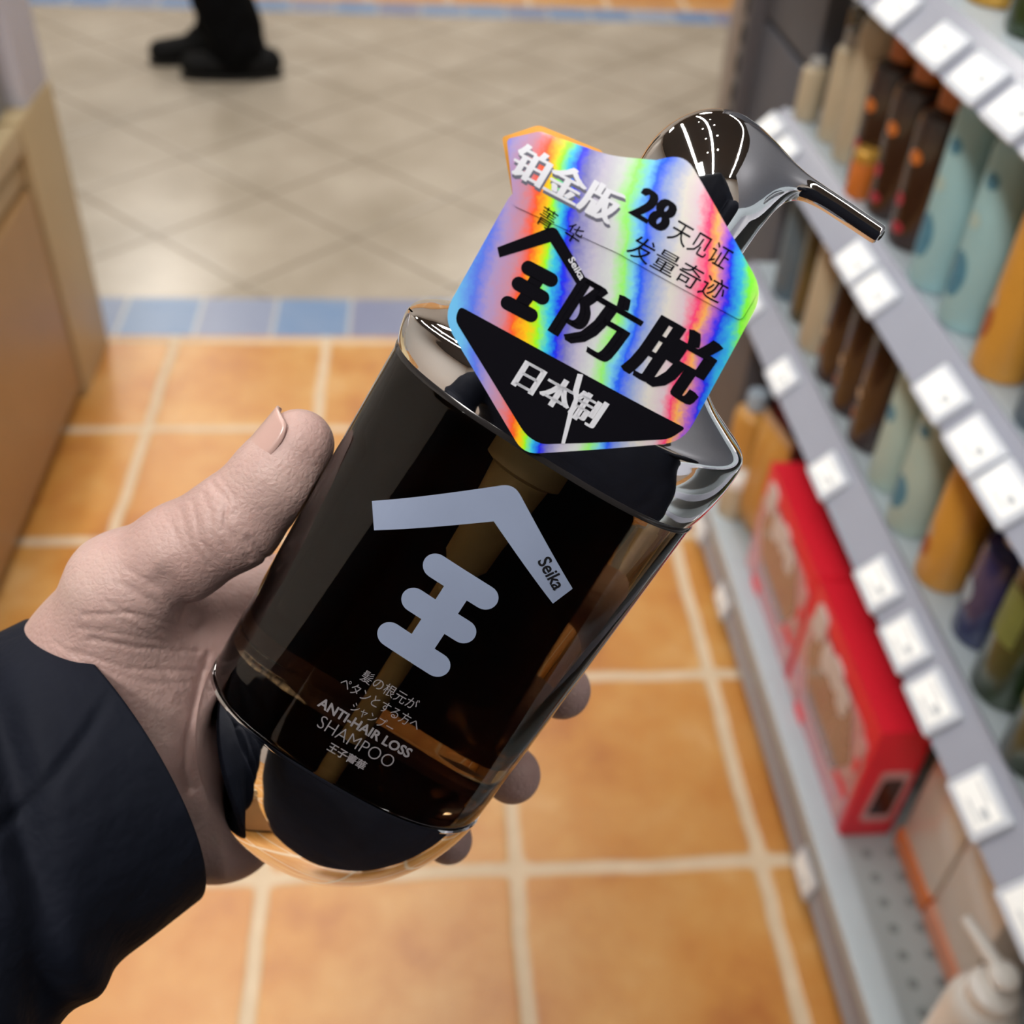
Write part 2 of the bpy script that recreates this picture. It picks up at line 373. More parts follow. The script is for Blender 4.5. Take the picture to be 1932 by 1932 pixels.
def bottle(loc, r, h, mbody, mcap, label, cat='bottle', cap='screw', marks=(), group=None, name='lotion_bottle', sq=(1, 1), cap_r=.55, rz=0):
    t = tag(empty(name, loc, rz), label, cat, group); ch = h*(.13 if cap != 'flip' else .2); bh = h-ch
    lathe('body', [(0, 0), (r*.82, 0), (r*.95, r*.07), (r, r*.22), (r, bh*.89), (r*.94, bh*.945), (r*.72, bh*.978), (r*cap_r*.9, bh*.985), (r*cap_r*.9, bh+.001), (0, bh+.001)], mbody, t, 28, sq=sq)
    if cap == 'screw': lathe('cap', [(0, bh), (r*cap_r, bh), (r*cap_r, h-r*.08), (r*cap_r*.9, h), (0, h)], mcap, t, 24)
    elif cap == 'flip': lathe('cap', [(0, bh*.97), (r*.98, bh*.97), (r*.98, h-r*.2), (r*.8, h), (0, h)], mcap, t, 24, sq=sq)
    elif cap == 'pump':
        lathe('collar', [(0, bh), (r*.5, bh), (r*.5, bh+.014), (r*.2, bh+.017), (0, bh+.017)], mcap, t, 20)
        bm = bmesh.new(); bmesh.ops.create_cone(bm, cap_ends=True, segments=14, radius1=r*.14, radius2=r*.14, depth=.02, matrix=Matrix.Translation((0, 0, bh+.026)))
        add_box(bm, (-r*.25, -r*.28, bh+.034), (r*.25, r*.28, bh+.044), .003); add_box(bm, (-r*1.15, -r*.12, bh+.036), (-r*.1, r*.12, bh+.043), .002)
        bm_obj('pump_head', bm, mcap, t)
    for (nm, z0, z1, a0, a1, m, kind) in marks:
        arc_patch(nm, r*1.006+.0002, z0*bh, z1*bh, FACE+a0, FACE+a1, m, t, kind)
    return t
M_TEAL = mat('pale_teal_plastic', srgb(150, 190, 196), .38, 0, .06); M_SAGE = mat('sage_plastic', srgb(168, 190, 182), .4, 0, .06)
M_BLUEPR = mat('blue_print', srgb(70, 126, 150), .5, 0, .3, 120); M_LILAC = mat('lilac_print', srgb(150, 164, 178), .5)
M_YEL = mat('amber_plastic', srgb(204, 146, 56), .35, 0, .08); M_RUST = mat('rust_print', srgb(164, 84, 30), .5, 0, .2, 80); M_CREAMPR = mat('cream_print', srgb(190, 160, 130), .5)
M_BROWN = mat('dark_brown_plastic', srgb(46, 26, 18), .18, 0, .3, 40, Coat_Weight=.3); M_ORANGE = mat('orange_plastic', srgb(190, 104, 36), .4); M_REDPR = mat('red_print', srgb(160, 44, 60), .4)
M_BEIGEP = mat('beige_plastic', srgb(182, 168, 142), .45, 0, .06); M_OLIVE = mat('olive_glass', srgb(74, 66, 40), .2, 0, .3, Coat_Weight=.4); M_GOLD = mat('gold_plastic', srgb(198, 152, 64), .3, .4)
M_BLUE2 = mat('dark_blue_plastic', srgb(32, 42, 92), .2, 0, .25, Coat_Weight=.4); M_PINKCAP = mat('pinkish_cap', srgb(206, 182, 172), .4); M_GREEN = mat('dark_green_plastic', srgb(36, 58, 24), .22, 0, .35, 25, Coat_Weight=.4)
M_GREENPR = mat('olive_label', srgb(110, 120, 58), .5, 0, .25, 60); M_CLEARCAP = mat('clear_cap', (.75, .76, .76), .1, 0, .05, Transmission_Weight=.6, IOR=1.4)
M_SKYMIST = mat('grey_blue_plastic', srgb(86, 104, 116), .35)
teal_marks = lambda: [('print', .16, .40, -.75, .25, M_BLUEPR, 'e'), ('print', .2, .38, -1.05, -.55, M_LILAC, 'e'), ('print', .52, .60, -.5, .1, M_SAGE, 'e'), ('print', .72, .80, -.3, .3, M_BLUEPR, 'e')]
amber_marks = lambda: [('print', .2, .42, -.95, -.1, M_RUST, 'e'), ('print', .36, .5, -.85, -.2, M_CREAMPR, 'e')]
brown_marks = lambda: [('print', .62, .72, -.3, .25, M_ORANGE, 'e'), ('print', .3, .4, -.4, .0, M_REDPR, 'e'), ('print', .12, .2, -.2, .3, M_REDPR, 'e')]
# shelf under the topmost visible rail (S3)
X3 = .464
bottle((X3, 0.853, S3), 0.0251, 0.196, M_TEAL, M_CAPW, 'pale teal bottle on the upper shelf, next to the brown bottles', marks=teal_marks(), group='pale teal bottles')
bottle((X3+.002, 0.783, S3), 0.0251, 0.196, M_TEAL, M_CAPW, 'pale teal bottle on the upper shelf, next to the amber bottle', marks=teal_marks(), group='pale teal bottles')
bottle((X3, 0.708, S3), 0.0242, 0.180, M_YEL, M_YEL, 'amber yellow bottle with rust print on the upper shelf beside the teal pair', cap='flip', marks=amber_marks(), group='amber bottles')
bottle((X3+.004, 0.633, S3), 0.0242, 0.180, M_SKYMIST, M_CAPW, 'grey blue bottle at the right picture edge beside the upper amber bottle')
for y, lb, h in ((.915, 'dark brown bottle beside the upper teal bottle, with red print', .15), (.98, 'dark brown bottle in the middle of the upper brown row, orange capped', .152), (1.045, 'dark brown bottle beside the beige tube, orange capped on the upper shelf', .15)):
    bottle((X3+.012, y+.018, S3), .030, h, M_BROWN, M_ORANGE, lb, marks=brown_marks(), group='upper dark brown bottles', cap_r=.6)
bottle((X3-.012, 1.038, S3), 0.0149, 0.050, M_ORANGE, M_GOLD, 'small amber jar with gold lid before the brown bottles', 'jar', cap='flip', name='lotion_jar')
bottle((X3+.012, 1.133, S3), 0.0242, 0.175, M_BEIGEP, M_CLEARCAP, 'tall beige tube with clear cap on the upper shelf', 'tube', name='lotion_tube')
bottle((X3+.006, 1.190, S3), 0.0186, 0.120, M_BEIGEP, M_CLEARCAP, 'short beige bottle between tall beige tube and olive bottles', cap_r=.7)
bottle((X3+.03, 1.233, S3), 0.0205, 0.160, M_OLIVE, M_BEIGEP, 'olive brown bottle at the far end of the upper shelf')
bottle((X3+.085, 1.193, S3), 0.0223, 0.180, M_OLIVE, M_CLEARCAP, 'olive brown bottle behind the short beige bottle')
bottle((X3-.008, 1.253, S3), 0.0149, 0.070, M_BEIGEP, M_CLEARCAP, 'small cream jar with clear cap at the far shelf corner', 'jar', name='lotion_jar')
# S2
X2 = .468
bottle((X2, 0.680, S2), 0.0242, 0.158, M_YEL, M_YEL, 'amber yellow bottle with rust print on the lower shelf beside the blue bottle', cap='flip', marks=amber_marks(), group='amber bottles')
bottle((X2-.002, 0.753, S2), 0.0242, 0.175, M_SAGE, M_TEAL, 'pale sage teal bottle on the lower shelf beside the amber bottle', marks=teal_marks(), group='pale teal bottles')
bottle((X2, 0.818, S2), 0.0233, 0.175, M_SAGE, M_TEAL, 'pale sage teal bottle on the lower shelf beside brown bottles', marks=[('print', .5, .62, -.6, .1, M_BLUEPR, 'e')], group='pale teal bottles')
for y, lb in ((.868, 'dark brown bottle beside the lower teal bottle'), (.93, 'dark brown bottle in the middle of the lower brown row'), (.99, 'dark brown bottle beside the lower beige tube')):
    bottle((X2+.005, y+.018, S2), .029, .155, M_BROWN, M_ORANGE, lb+', orange capped', marks=[('print', .2, .3, -.8, -.3, M_RUST, 'e'), ('print', .4, .48, -.7, -.2, M_CREAMPR, 'e')], group='lower dark brown bottles', cap_r=.6)
bottle((X2, 1.073, S2), 0.0251, 0.175, M_BEIGEP, M_CAPW, 'beige tube standing on the lower shelf next to brown bottles', 'tube', name='lotion_tube')
bottle((X2+.005, 1.138, S2), 0.0242, 0.155, M_OLIVE, M_ORANGE, 'olive bottle with orange cap at the far part of the lower shelf')
bottle((X2, 1.198, S2), 0.0242, 0.150, M_SKYMIST, M_CAPW, 'grey bottle at the far end of the lower shelf')
bottle((X2+.008, 0.610, S2), 0.0251, 0.120, M_BLUE2, M_PINKCAP, 'dark blue bottle with pinkish cap beside the amber bottle', marks=[('print', .35, .6, -.9, -.1, M_LILAC, 'e')], cap_r=.5)
bottle((X2+.004, 0.548, S2), 0.0288, 0.180, M_GREEN, M_GREEN, 'dark green bottle beside the dark blue bottle', marks=[('label', .45, .8, -.8, .3, M_GREENPR, None)], group='dark green bottles', cap='flip')
bottle((X2, 0.478, S2), 0.0288, 0.180, M_GREEN, M_GREEN, 'dark green bottle with pale shine, second from the blue bottle', marks=[('label', .4, .7, -.9, -.1, M_GREENPR, None)], group='dark green bottles', cap='flip')
bottle((X2+.002, 0.408, S2), 0.0279, 0.180, M_GREEN, M_GOLD, 'dark green bottle with gold cap at the right picture edge', marks=[('label', .1, .4, -.9, .2, M_GREENPR, None)], group='dark green bottles', cap='flip')
# S4
X4 = .485
bottle((X4, .855, S4), .03, .16, M_GREEN, M_GREEN, 'dark green bottle on the topmost shelf at the upper right', cap='flip')
bottle((X4, .945, S4), .026, .14, M_GOLD, M_YEL, 'gold bottle on the topmost shelf at the upper picture edge', cap='flip')
bottle((X4+.004, .77, S4), .03, .16, M_SKYMIST, M_CAPW, 'dark blue grey bottle at the upper right picture corner')

# gift boxes on the bottom shelf
M_RED = mat('red_card', srgb(236, 30, 54), .42, 0, .05); M_PINK = mat('pink_sheen', srgb(200, 128, 138), .3, 0, .12, 25, Coat_Weight=.5); M_WIN = mat('box_window', srgb(128, 80, 74), .12, 0, .3, 18, Coat_Weight=.8)
M_OUT = mat('window_border', srgb(206, 156, 160), .35); M_WHITEPR = mat('white_print', srgb(216, 206, 206), .5); M_DKWIN = mat('dark_side_window', srgb(52, 14, 16), .15)
def gift_box(y0, label):
    L, T, H = .226, .06, .187
    t = tag(empty('gift_box', (.468, y0, S1+.0005)), label, 'gift box', 'red gift boxes on the bottom shelf')
    box('carton', (0, 0, 0), (T, L, H), M_RED, t, .002)
    def front(nm, pts, m, d):
        return prism(nm, pts, 'x', -d, .0005, m, t)
    front('front_sheen', [(.006, .004), (L-.006, .004), (L-.006, H-.052), (L-.05, H-.03), (.03, H-.03), (.006, H-.06)], M_PINK, .0012)  # pink sheet paints the light reflected off the red front
    hexa = [(.012, .10), (.05, .036), (.17, .04), (.212, .105), (.19, H-.03), (.05, H-.03)]
    front('window_border', round_poly(hexa, .01), M_OUT, .0022)
    c = np.mean(hexa, 0); front('window', round_poly([tuple(c+(np.array(p)-c)*.87) for p in hexa], .01), M_WIN, .003)
    for (a, b, z0, z1) in ((.17, .205, H-.055, H-.012), (.07, .1, H-.068, H-.03), (.1, .135, H-.062, H-.025), (.135, .16, H-.07, H-.03)):
        front('white_print', round_poly([(a, z0), (b, z0), (b, z1), (a, z1)], .012), M_WHITEPR, .0036)
    for (a, b, z0, z1) in ((.012, .03, .012, .04), (.19, .214, .01, .035), (.2, .214, .12, .14), (.01, .03, .125, .15)):
        front('white_print', round_poly([(a, z0), (b, z0), (b, z1), (a, z1)], .008), M_OUT, .003)
    for (a, b, z0, z1) in ((.014, .05, .05, .062), (.155, .185, .0, .018), (.012, .022, .1, .12)):
        front('red_mark', round_poly([(a, z0), (b, z0), (b, z1), (a, z1)], .005), M_RED, .0026)
    def side(nm, pts, m, d): return prism(nm, pts, 'y', -d, .0005, m, t)
    e = [(.016, .03), (.052, .03), (.054, .12), (.02, .12)]
    side('side_window_border', round_poly(e, .008), M_OUT, .0012); c = np.mean(e, 0)
    side('side_window', round_poly([tuple(c+(np.array(p)-c)*.72) for p in e], .006), M_DKWIN, .002)
    return t
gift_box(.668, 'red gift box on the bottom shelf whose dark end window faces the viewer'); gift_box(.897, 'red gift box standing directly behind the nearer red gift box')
# pouches, packs and bottles around the boxes
def pillow_pack(name, loc, w_, t_, h_, m, label, cat, rz=0, seal=M_OUT, tilt=0):
    n, k = 15, 13; V, F = [], []
    for s_ in (1, -1):
        for i in range(n):
            for j in range(k):
                u, v = -1+2*i/(n-1), -1+2*j/(k-1); d = max(0, (1-u**4)*(1-v**4))**.6*t_/2
                d += .0018*math.sin(9*u+3*v+loc[1]*50)*(d > 0)
                V.append((s_*d, u*w_/2, (v+1)*h_/2))
    for s_ in range(2):
        for i in range(n-1):
            for j in range(k-1):
                o_ = s_*n*k; F.append((o_+i*k+j, o_+(i+1)*k+j, o_+(i+1)*k+j+1, o_+i*k+j+1))
    t = tag(empty(name, loc, rz), label, cat); t.rotation_euler = (0, tilt, rz)
    b = link_mesh('pouch', V, F, m, t); b.location.z = .0
    box('seal_strip', (-.001, -w_/2, h_-.001), (.001, w_/2, h_+.012), seal, t, 0)
    return t
M_OPOUCH = mat('orange_pouch_film', srgb(224, 124, 62), .25, 0, .15, 20, Coat_Weight=.5); M_GPOUCH = mat('gold_pouch_film', srgb(196, 144, 70), .3, 0, .12, 20); M_CLPACK = mat('frosted_pack_film', srgb(222, 212, 200), .18, 0, .1, 14, Coat_Weight=.6)
M_WHITE = mat('white_gloss_plastic', (.86, .86, .84), .15, 0, .02, Coat_Weight=.5); M_MAROON = mat('maroon_card', srgb(116, 44, 42), .4, 0, .15)
M_SALMON = mat('salmon_film', srgb(222, 150, 120), .3, 0, .12, 20)
for i, (y, lb, mm) in enumerate(((.615, 'frosted beige pack with bright orange foot right beside the red gift box end', M_OPOUCH), (.522, 'frosted beige pack with salmon foot next to the white pump bottle', M_SALMON))):
    t = tag(empty('refill_pack', (.56, y, S1+.0005), 0), lb, 'refill pack')
    box('pack_body', (-.028, -.045, .012), (.03, .045, .2), M_CLPACK, t, .008); box('pack_foot', (-.032, -.045, 0), (.03, .045, .03), mm, t, .004); box('pack_seal', (-.031, -.043, .198), (.031, .043, .21), M_OUT, t, .001)
t = tag(empty('pump_bottle', (.478, .402, S1+.0005), .2), 'glossy white pump bottle at the lower right corner of the shelf', 'pump bottle')
lathe('body', [(0, 0), (.027, 0), (.03, .004), (.031, .03), (.0305, .152), (.028, .163), (.021, .169), (.018, .171), (0, .171)], M_WHITE, t, 32)
lathe('collar', [(0, .169), (.021, .169), (.0215, .183), (.018, .187), (.008, .189), (0, .189)], M_WHITE, t, 28); lathe('stem', [(0, .186), (.0052, .186), (.0052, .204), (0, .204)], M_WHITE, t, 16)
bm = bmesh.new(); bmesh.ops.create_uvsphere(bm, u_segments=20, v_segments=12, radius=.014, matrix=Matrix.Translation((0, 0, .207)) @ Matrix.Diagonal((1, 1, .6, 1)))
bmesh.ops.create_cone(bm, cap_ends=True, segments=16, radius1=.0075, radius2=.005, depth=.05, matrix=Matrix.Translation((-.004, .026, .211)) @ Matrix.Rotation(math.radians(-80), 4, Vector((1, .15, 0))))
bm_obj('pump_head', bm, M_WHITE, t)
pillow_pack('gold_pouch', (.492, 1.185, S1), .085, .03, .19, M_GPOUCH, 'golden brown pouch standing behind the far red gift box', 'pouch', .2, M_CREAMPR)
pillow_pack('gold_pouch', (.53, 1.255, S1), .08, .03, .2, M_MAROON, 'maroon pouch at the far end of the bottom shelf', 'pouch', .1, M_CREAMPR)
bottle((.47, 1.235, S1), .022, .08, M_BEIGEP, M_CAPW, 'short white jar at the foot of the golden pouch', 'jar', cap='flip', name='lotion_jar')
bottle((.485, 1.27, S1), .028, .2, M_GPOUCH, M_LILAC, 'golden bottle past the pouches on the bottom shelf')
bottle((.56, 1.2, S1), .03, .21, M_MAROON, M_BEIGEP, 'maroon bottle behind the golden pouch')
box_o = tag(empty('orange_carton', (.475, .36, S1)), 'small orange carton at the lower picture edge of the bottom shelf', 'carton'); box('carton_body', (0, -.03, 0), (.05, .03, .03), M_OPOUCH, box_o, .003); box('carton_flap', (.002, -.028, .03), (.048, .028, .0315), M_ORANGE, box_o, 0)

# ================================================================== LEFT CABINET
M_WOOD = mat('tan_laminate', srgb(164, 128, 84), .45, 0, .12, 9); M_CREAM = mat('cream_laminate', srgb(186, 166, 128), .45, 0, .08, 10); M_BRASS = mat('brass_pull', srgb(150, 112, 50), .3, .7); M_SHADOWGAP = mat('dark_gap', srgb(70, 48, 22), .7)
cb = tag(empty('display_cabinet', (-.9, .8, 0)), 'low tan wooden display cabinet with cream end board along the left of the aisle', 'cabinet')
L0 = (-.9, .8, 0)
pc(box('body', (-1.2, -.4, .05), (-.64, 1.71, .425), M_WOOD), cb, L0); pc(box('plinth', (-1.18, -.38, 0), (-.655, 1.71, .05), M_SHADOWGAP), cb, L0)
for y in (.95, .18, ):
    dr = pc(box('drawer', (-.648, y, .03), (-.622, y+.745, .405), M_WOOD), cb, L0)
    hd = box('handle', (-.622, y+.12, .2), (-.6, y+.2, .235), M_BRASS, None, .008); hd.parent = dr
pc(box('worktop', (-1.2, -.4, .465), (-.622, 1.71, .505), M_CREAM), cb, L0); pc(box('rail_board', (-1.2, -.4, .415), (-.632, 1.71, .445), M_CREAM), cb, L0); pc(box('gap_shade', (-1.2, -.4, .443), (-.66, 1.71, .467), M_SHADOWGAP), cb, L0)  # the dark brown gap strip stands in for the shadow under the worktop
pc(box('end_board', (-1.2, 1.712, 0), (-.62, 1.9, .51), M_CREAM), cb, L0)
M_BIN = mat('white_bin_plastic', srgb(196, 198, 212), .5, 0, .06); M_BING = mat('grey_card', srgb(150, 150, 152), .5)
bn = tag(empty('storage_box', (-.8, 1.75, .51)), 'pale lavender white box standing on the cabinet at the upper left', 'box')
pc(box('box_body', (-1.1, 1.45, .5106), (-.652, 1.769, .9), M_BING), bn, (-.8, 1.75, .51)); pc(box('edge_strip', (-.665, 1.77, .5106), (-.623, 1.895, .92), M_BIN), bn, (-.8, 1.75, .51))
pc(box('lid', (-1.12, 1.43, .92), (-.62, 1.9, .95), M_BIN), bn, (-.8, 1.75, .51))

# ================================================================== CEILING LAMPS
def emit(name, col, s):
    q = NT(name); n = q.noise(3, 1); q.set(Base_Color=(.9, .9, .9), Emission_Color=q.mix(q.math('MULTIPLY', n, .1), col, (1, 1, 1)), Emission_Strength=s); return q.m
M_HOUS = mat('lamp_housing', (.75, .75, .75), .4); M_GLOW = emit('lamp_glow', (1, .96, .9), 9); M_SPOTG = emit('spot_glow', (1, .95, .88), 22)
LN = ['long narrow strip lamp over the aisle', 'narrow strip lamp over the left cabinet', 'narrow strip lamp over the right shelving', 'far left ceiling panel lamp', 'far right ceiling panel lamp', 'added fill panel lamp behind the photographer']
for (x, y, sx_, sy_, pw, c), nm in zip(LAMPS, LN):
    t = tag(empty('ceiling_lamp', (x, y, CEIL)), nm, 'lamp', 'ceiling lamps')
    box('housing', (-sx_/2-.02, -sy_/2-.02, -.06), (sx_/2+.02, sy_/2+.02, 0), M_HOUS, t, .004)
    box('diffuser', (-sx_/2, -sy_/2, -.066), (sx_/2, sy_/2, -.058), M_GLOW, t, 0)
for k, (x, y) in enumerate([(-.28, -.3), (.2, -.25), (-.26, .5), (.22, .55), (-.27, 1.3), (.21, 1.4), (.2, 2.3), (-.26, 2.4)]):
    t = tag(empty('spot_lamp', (x, y, CEIL)), 'small round spot lamp beside the strip lamp over the aisle', 'lamp', 'spot lamps beside the strip')
    lathe('can', [(0, 0), (.04, 0), (.045, -.08), (.04, -.08), (.035, -.07), (0, -.07)], M_HOUS, t, 16); lathe('bulb', [(0, -.072), (.032, -.072), (.03, -.078), (0, -.079)], M_SPOTG, t, 16)

# ================================================================== SHAMPOO BOTTLE (millimetres in its own frame: x across, y away from the viewer, z up the axis)
BU = np.array([.52195, .79761, -.30232]); BW = np.array([.84902, -.51989, .09419]); BD = np.array([-.08204, -.30584, -.94854]); BC = np.array([.00802, .01855, .23699])
def camvec(v): return v[0]*CAM_R[0]+v[1]*CAM_R[1]+v[2]*CAM_R[2]
BM = Matrix.Identity(4)
for i in range(3):
    BM[i][0], BM[i][1], BM[i][2], BM[i][3] = camvec(BW)[i], -camvec(BD)[i], camvec(BU)[i], cam_frame(*BC)[i]
BA, BB, BN, BH, BT = 37.5, 26.3, 2.7, 89.2, .9827
bot = tag(empty('shampoo_bottle'), 'large dark brown pump bottle with chrome shoulder and rounded chrome base, held in the hand', 'bottle')
bot.matrix_world = BM
NSEG = 96
def sring(a, b, n, z, tilt=0, y0=0):
    t = np.arange(NSEG)*2*PI/NSEG; c, s = np.cos(t), np.sin(t)
    return np.stack([a*np.sign(c)*abs(c)**(2/n), y0+b*np.sign(s)*abs(s)**(2/n), z+tilt*c], 1)
def loft(name, rows, m, sub=4, parent=None, smooth='auto', flip=None):
    rows = catmull(rows, sub) if sub else np.array(rows, float)
    V = np.vstack([sring(r[0], r[1], r[2], r[3], r[4] if len(r) > 4 else 0) for r in rows])/1000
    return link_mesh(name, V, ring_faces(len(rows), NSEG), m, parent, smooth)
def bscale(z): return 1+(BT-1)*(-z/BH)
M_CHROME = mat('polished_chrome', (.86, .86, .87), .035, 1, .01); M_CLEAR = mat('clear_plastic', (.97, .97, .98), .02, 0, .005, Transmission_Weight=1.0, IOR=1.47)
q = NT('brown_liquid'); q.t.nodes.remove(q.b); rf = q.n('ShaderNodeBsdfRefraction'); rf.inputs['IOR'].default_value = 1.01; rf.inputs['Roughness'].default_value = .0; rf.inputs['Color'].default_value = (1, 1, 1, 1)
va = q.n('ShaderNodeVolumeAbsorption'); va.inputs['Color'].default_value = (.55, .44, .26, 1); va.inputs['Density'].default_value = 104
q.t.links.new(rf.outputs[0], q.out.inputs['Surface']); q.t.links.new(va.outputs[0], q.out.inputs['Volume']); M_LIQ = q.m
M_TUBE = mat('ivory_plastic', srgb(236, 228, 196), .5, 0, .05)
F0 = 2.2
body = loft('clear_body', [(BA*.985, BB*.985, BN, 0), (BA, BB, BN, -.6)] + [(BA*bscale(z), BB*bscale(z), BN, z) for z in np.linspace(-2, -BH+F0, 14)] +
     [(BA*BT-F0*(1-math.cos(a))*.7, BB*BT-F0*(1-math.cos(a))*.7, BN, -BH+F0-F0*math.sin(a)) for a in (.4, .8, 1.2, 1.5)], M_CLEAR, 0, bot)
WT = 3.3
loft('liquid', [((BA-WT-4), (BB-WT-4), 2.4, -2.4), ((BA-WT-1), (BB-WT-1), 2.5, -3.4), ((BA-WT), (BB-WT), 2.6, -5.5)] + [((BA-WT)*bscale(z), (BB-WT)*bscale(z), 2.6, z) for z in np.linspace(-7, -BH+8, 10)] +
     [((BA-WT)*BT-.4, (BB-WT)*BT-.4, 2.6, -BH+2.4), ((BA-WT)*BT-1.2, (BB-WT)*BT-1.2, 2.6, -BH+1.5), ((BA-WT)*BT-3, (BB-WT)*BT-3, 2.5, -BH+1.2)], M_LIQ, 0, body)
def btube(name, prof, m, par):
    return lathe(name, [(r/1000, z/1000) for r, z in prof], m, par, 32)
btube('pump_cylinder', [(0, -2.5), (8.5, -2.5), (8.5, -9), (6.6, -10), (5.2, -27), (5.0, -33), (3.2, -36), (0, -36)], M_TUBE, body)
btube('dip_tube', [(0, -35), (2.7, -35), (2.7, -86), (0, -86)], M_TUBE, body)
# label on the back, seen through the liquid
LV, LF, LN_ = [], [], 17
for i in range(LN_):
    for z in (-7, -45, -84):
        x = -28+51*i/(LN_-1); u = abs(x/(BA*bscale(z))); LV.append((x/1000, (BB*bscale(z)*(1-u**BN)**(1/BN)+.15)/1000, z/1000))
LF = [(i*3+j, (i+1)*3+j, (i+1)*3+j+1, i*3+j+1) for i in range(LN_-1) for j in range(2)]
link_mesh('back_label', LV, LF, mat('dark_back_label', srgb(128, 90, 66), .5), body)
# chrome base
HD, EX = 44.0, 1.8
rows = [(BA*BT*1.004, BB*BT*1.004, BN, -BH-.1)]
for t in list(np.linspace(.02, .9, 22)):
    s = (1-t**EX)**(1/EX); rows.append((BA*BT*1.004*s, BB*BT*1.004*s, BN, -BH-t*HD))
zb = rows[-1][3]; rows += [(rows[-1][0]*.93, rows[-1][1]*.93, BN, zb-.6), (rows[-1][0]*.7, rows[-1][1]*.7, BN, zb-.7)]
loft('chrome_base', rows, M_CHROME, 0, bot)
loft('base_seam_ring', [(BA*BT*.97, BB*BT*.97, BN, -BH+.9), (BA*BT*1.002, BB*BT*1.002, BN, -BH+.7), (BA*BT*1.008, BB*BT*1.008, BN, -BH+.1), (BA*BT*1.0, BB*BT*1.0, BN, -BH-.6), (BA*BT*.97, BB*BT*.97, BN, -BH-.8)], M_CHROME, 0, bot)
# chrome shoulder
SH = [(37.4, 26.2, 2.7, 0.15, 0), (38.3, 26.8, 2.7, 3, 1), (38.9, 27.2, 2.7, 7, 2.5), (39.1, 27.3, 2.6, 10.5, 4), (38.5, 27.0, 2.6, 12.6, 4.9), (36.6, 25.8, 2.5, 14.1, 5.1), (32.5, 23.2, 2.4, 16, 4.9), (26.5, 19.8, 2.3, 20, 3.8), (20.2, 17, 2.1, 27, 2), (16.3, 15.0, 2.0, 36, .8), (14.6, 14.2, 2.0, 45.6, 0)]
loft('chrome_shoulder', SH, M_CHROME, 5, bot)
loft('shoulder_seam_ring', [(BA*.97, BB*.97, BN, -1.0), (BA*1.004, BB*1.004, BN, -.8), (BA*1.007, BB*1.007, BN, -.2), (BA*1.0, BB*1.0, BN, .4), (BA*.97, BB*.97, BN, .5)], mat('dark_trim', (.02, .018, .018), .12), 0, bot)
# pump head with spout
def pump_fn(P):
    d = capsule(P, (0, 0, 40), (0, 0, 58.8), 14.0, 14.1)
    x = P[:, 0]; rr_ = 2.05+4.9*np.clip(1-x/25, 0, 1)**2.2; t = (np.sqrt(np.minimum(x, 0)**2+P[:, 1]**2+(P[:, 2]-(72.15-rr_))**2)-rr_)*.85
    t = np.maximum(t, x-35.2)
    d = smin(d, t, 8.0)
    return np.maximum(d, 45.9-P[:, 2])
V, F = surf_net(pump_fn, (-17, -17, 43), (38, 17, 76), .55)
ph = link_mesh('pump_head', V/1000, F, M_CHROME, bot)
lathe('nozzle_hole', [(0, 0), (.0011, 0), (.0011, .0003), (0, .0003)], mat('nozzle_dark', (.01, .01, .01), .5), ph, 16, (0, 0, 0))
nz = ph.children[0]; nz.location = (.03535, 0, .0702); nz.rotation_euler = (0, PI/2, 0)

# ---- printing on the front of the bottle
M_PRINT = mat('grey_blue_print', srgb(140, 152, 178), .42, .1, .07, 60); M_FINE = mat('silver_fine_print', srgb(134, 130, 134), .45, .1, .05); M_INKDK = mat('dark_print', srgb(20, 20, 24), .4)
def front_y(x, z, off=.12):
    s = bscale(min(z, 0)); u = np.clip(abs(x/(BA*s)), 0, .98); return -(BB*s*(1-u**BN)**(1/BN)+off)
def body_print(name, shape, m, off=.12, step=2.0, parent=body):
    V, F = slice_shape(*shape, step); W = [(x/1000, front_y(x, z, off)/1000, z/1000) for x, z in V]
    o = link_mesh(name, W, F, m, parent, False); return o
roof = round_poly([(-24.2, -27.4), (-1.9, -7.3), (20.2, -20.5), (18.5, -25.4), (-1.2, -16.3), (-20.7, -32.2)], [0, 2.6, 0, 0, 0, 0])
body_print('roof_logo', poly_shape(roof), M_PRINT)
def king(bars, stems):
    (p1, q1, r1), (p2, q2, r2), (p3, q3, r3) = [(np.array(a, float), np.array(b, float), c) for a, b, c in bars]; out = []
    def cap(c, r_, a0, a1): return [(c[0]+r_*math.cos(a0+(a1-a0)*t/12), c[1]+r_*math.sin(a0+(a1-a0)*t/12)) for t in range(13)]
    edge = lambda p, q, r_, x, sg: p[1]+(q[1]-p[1])*(x-p[0])/(q[0]-p[0])+sg*r_
    (a1, b1), (a2, b2) = stems
    out += cap(q1, r1, PI/2, -PI/2)+[(b1, edge(p1, q1, r1, b1, -1)), (b1, edge(p2, q2, r2, b1, 1))]+cap(q2, r2, PI/2, -PI/2)+[(b2, edge(p2, q2, r2, b2, -1)), (b2, edge(p3, q3, r3, b2, 1))]+cap(q3, r3, PI/2, -PI/2)
    out += cap(p3, r3, -PI/2, -3*PI/2)+[(a2, edge(p3, q3, r3, a2, 1)), (a2, edge(p2, q2, r2, a2, -1))]+cap(p2, r2, -PI/2, -3*PI/2)+[(a1, edge(p2, q2, r2, a1, 1)), (a1, edge(p1, q1, r1, a1, -1))]+cap(p1, r1, -PI/2, -3*PI/2)
    return poly_shape(out)
body_print('king_logo', king([((-6.1, -31.1), (5.9, -31.4), 2.75), ((-6.1, -40.1), (6.0, -40.5), 2.75), ((-6.4, -49.7), (5.3, -50.2), 2.85)], [(-2.5, 3.05), (-2.75, 3.0)]), M_PRINT)
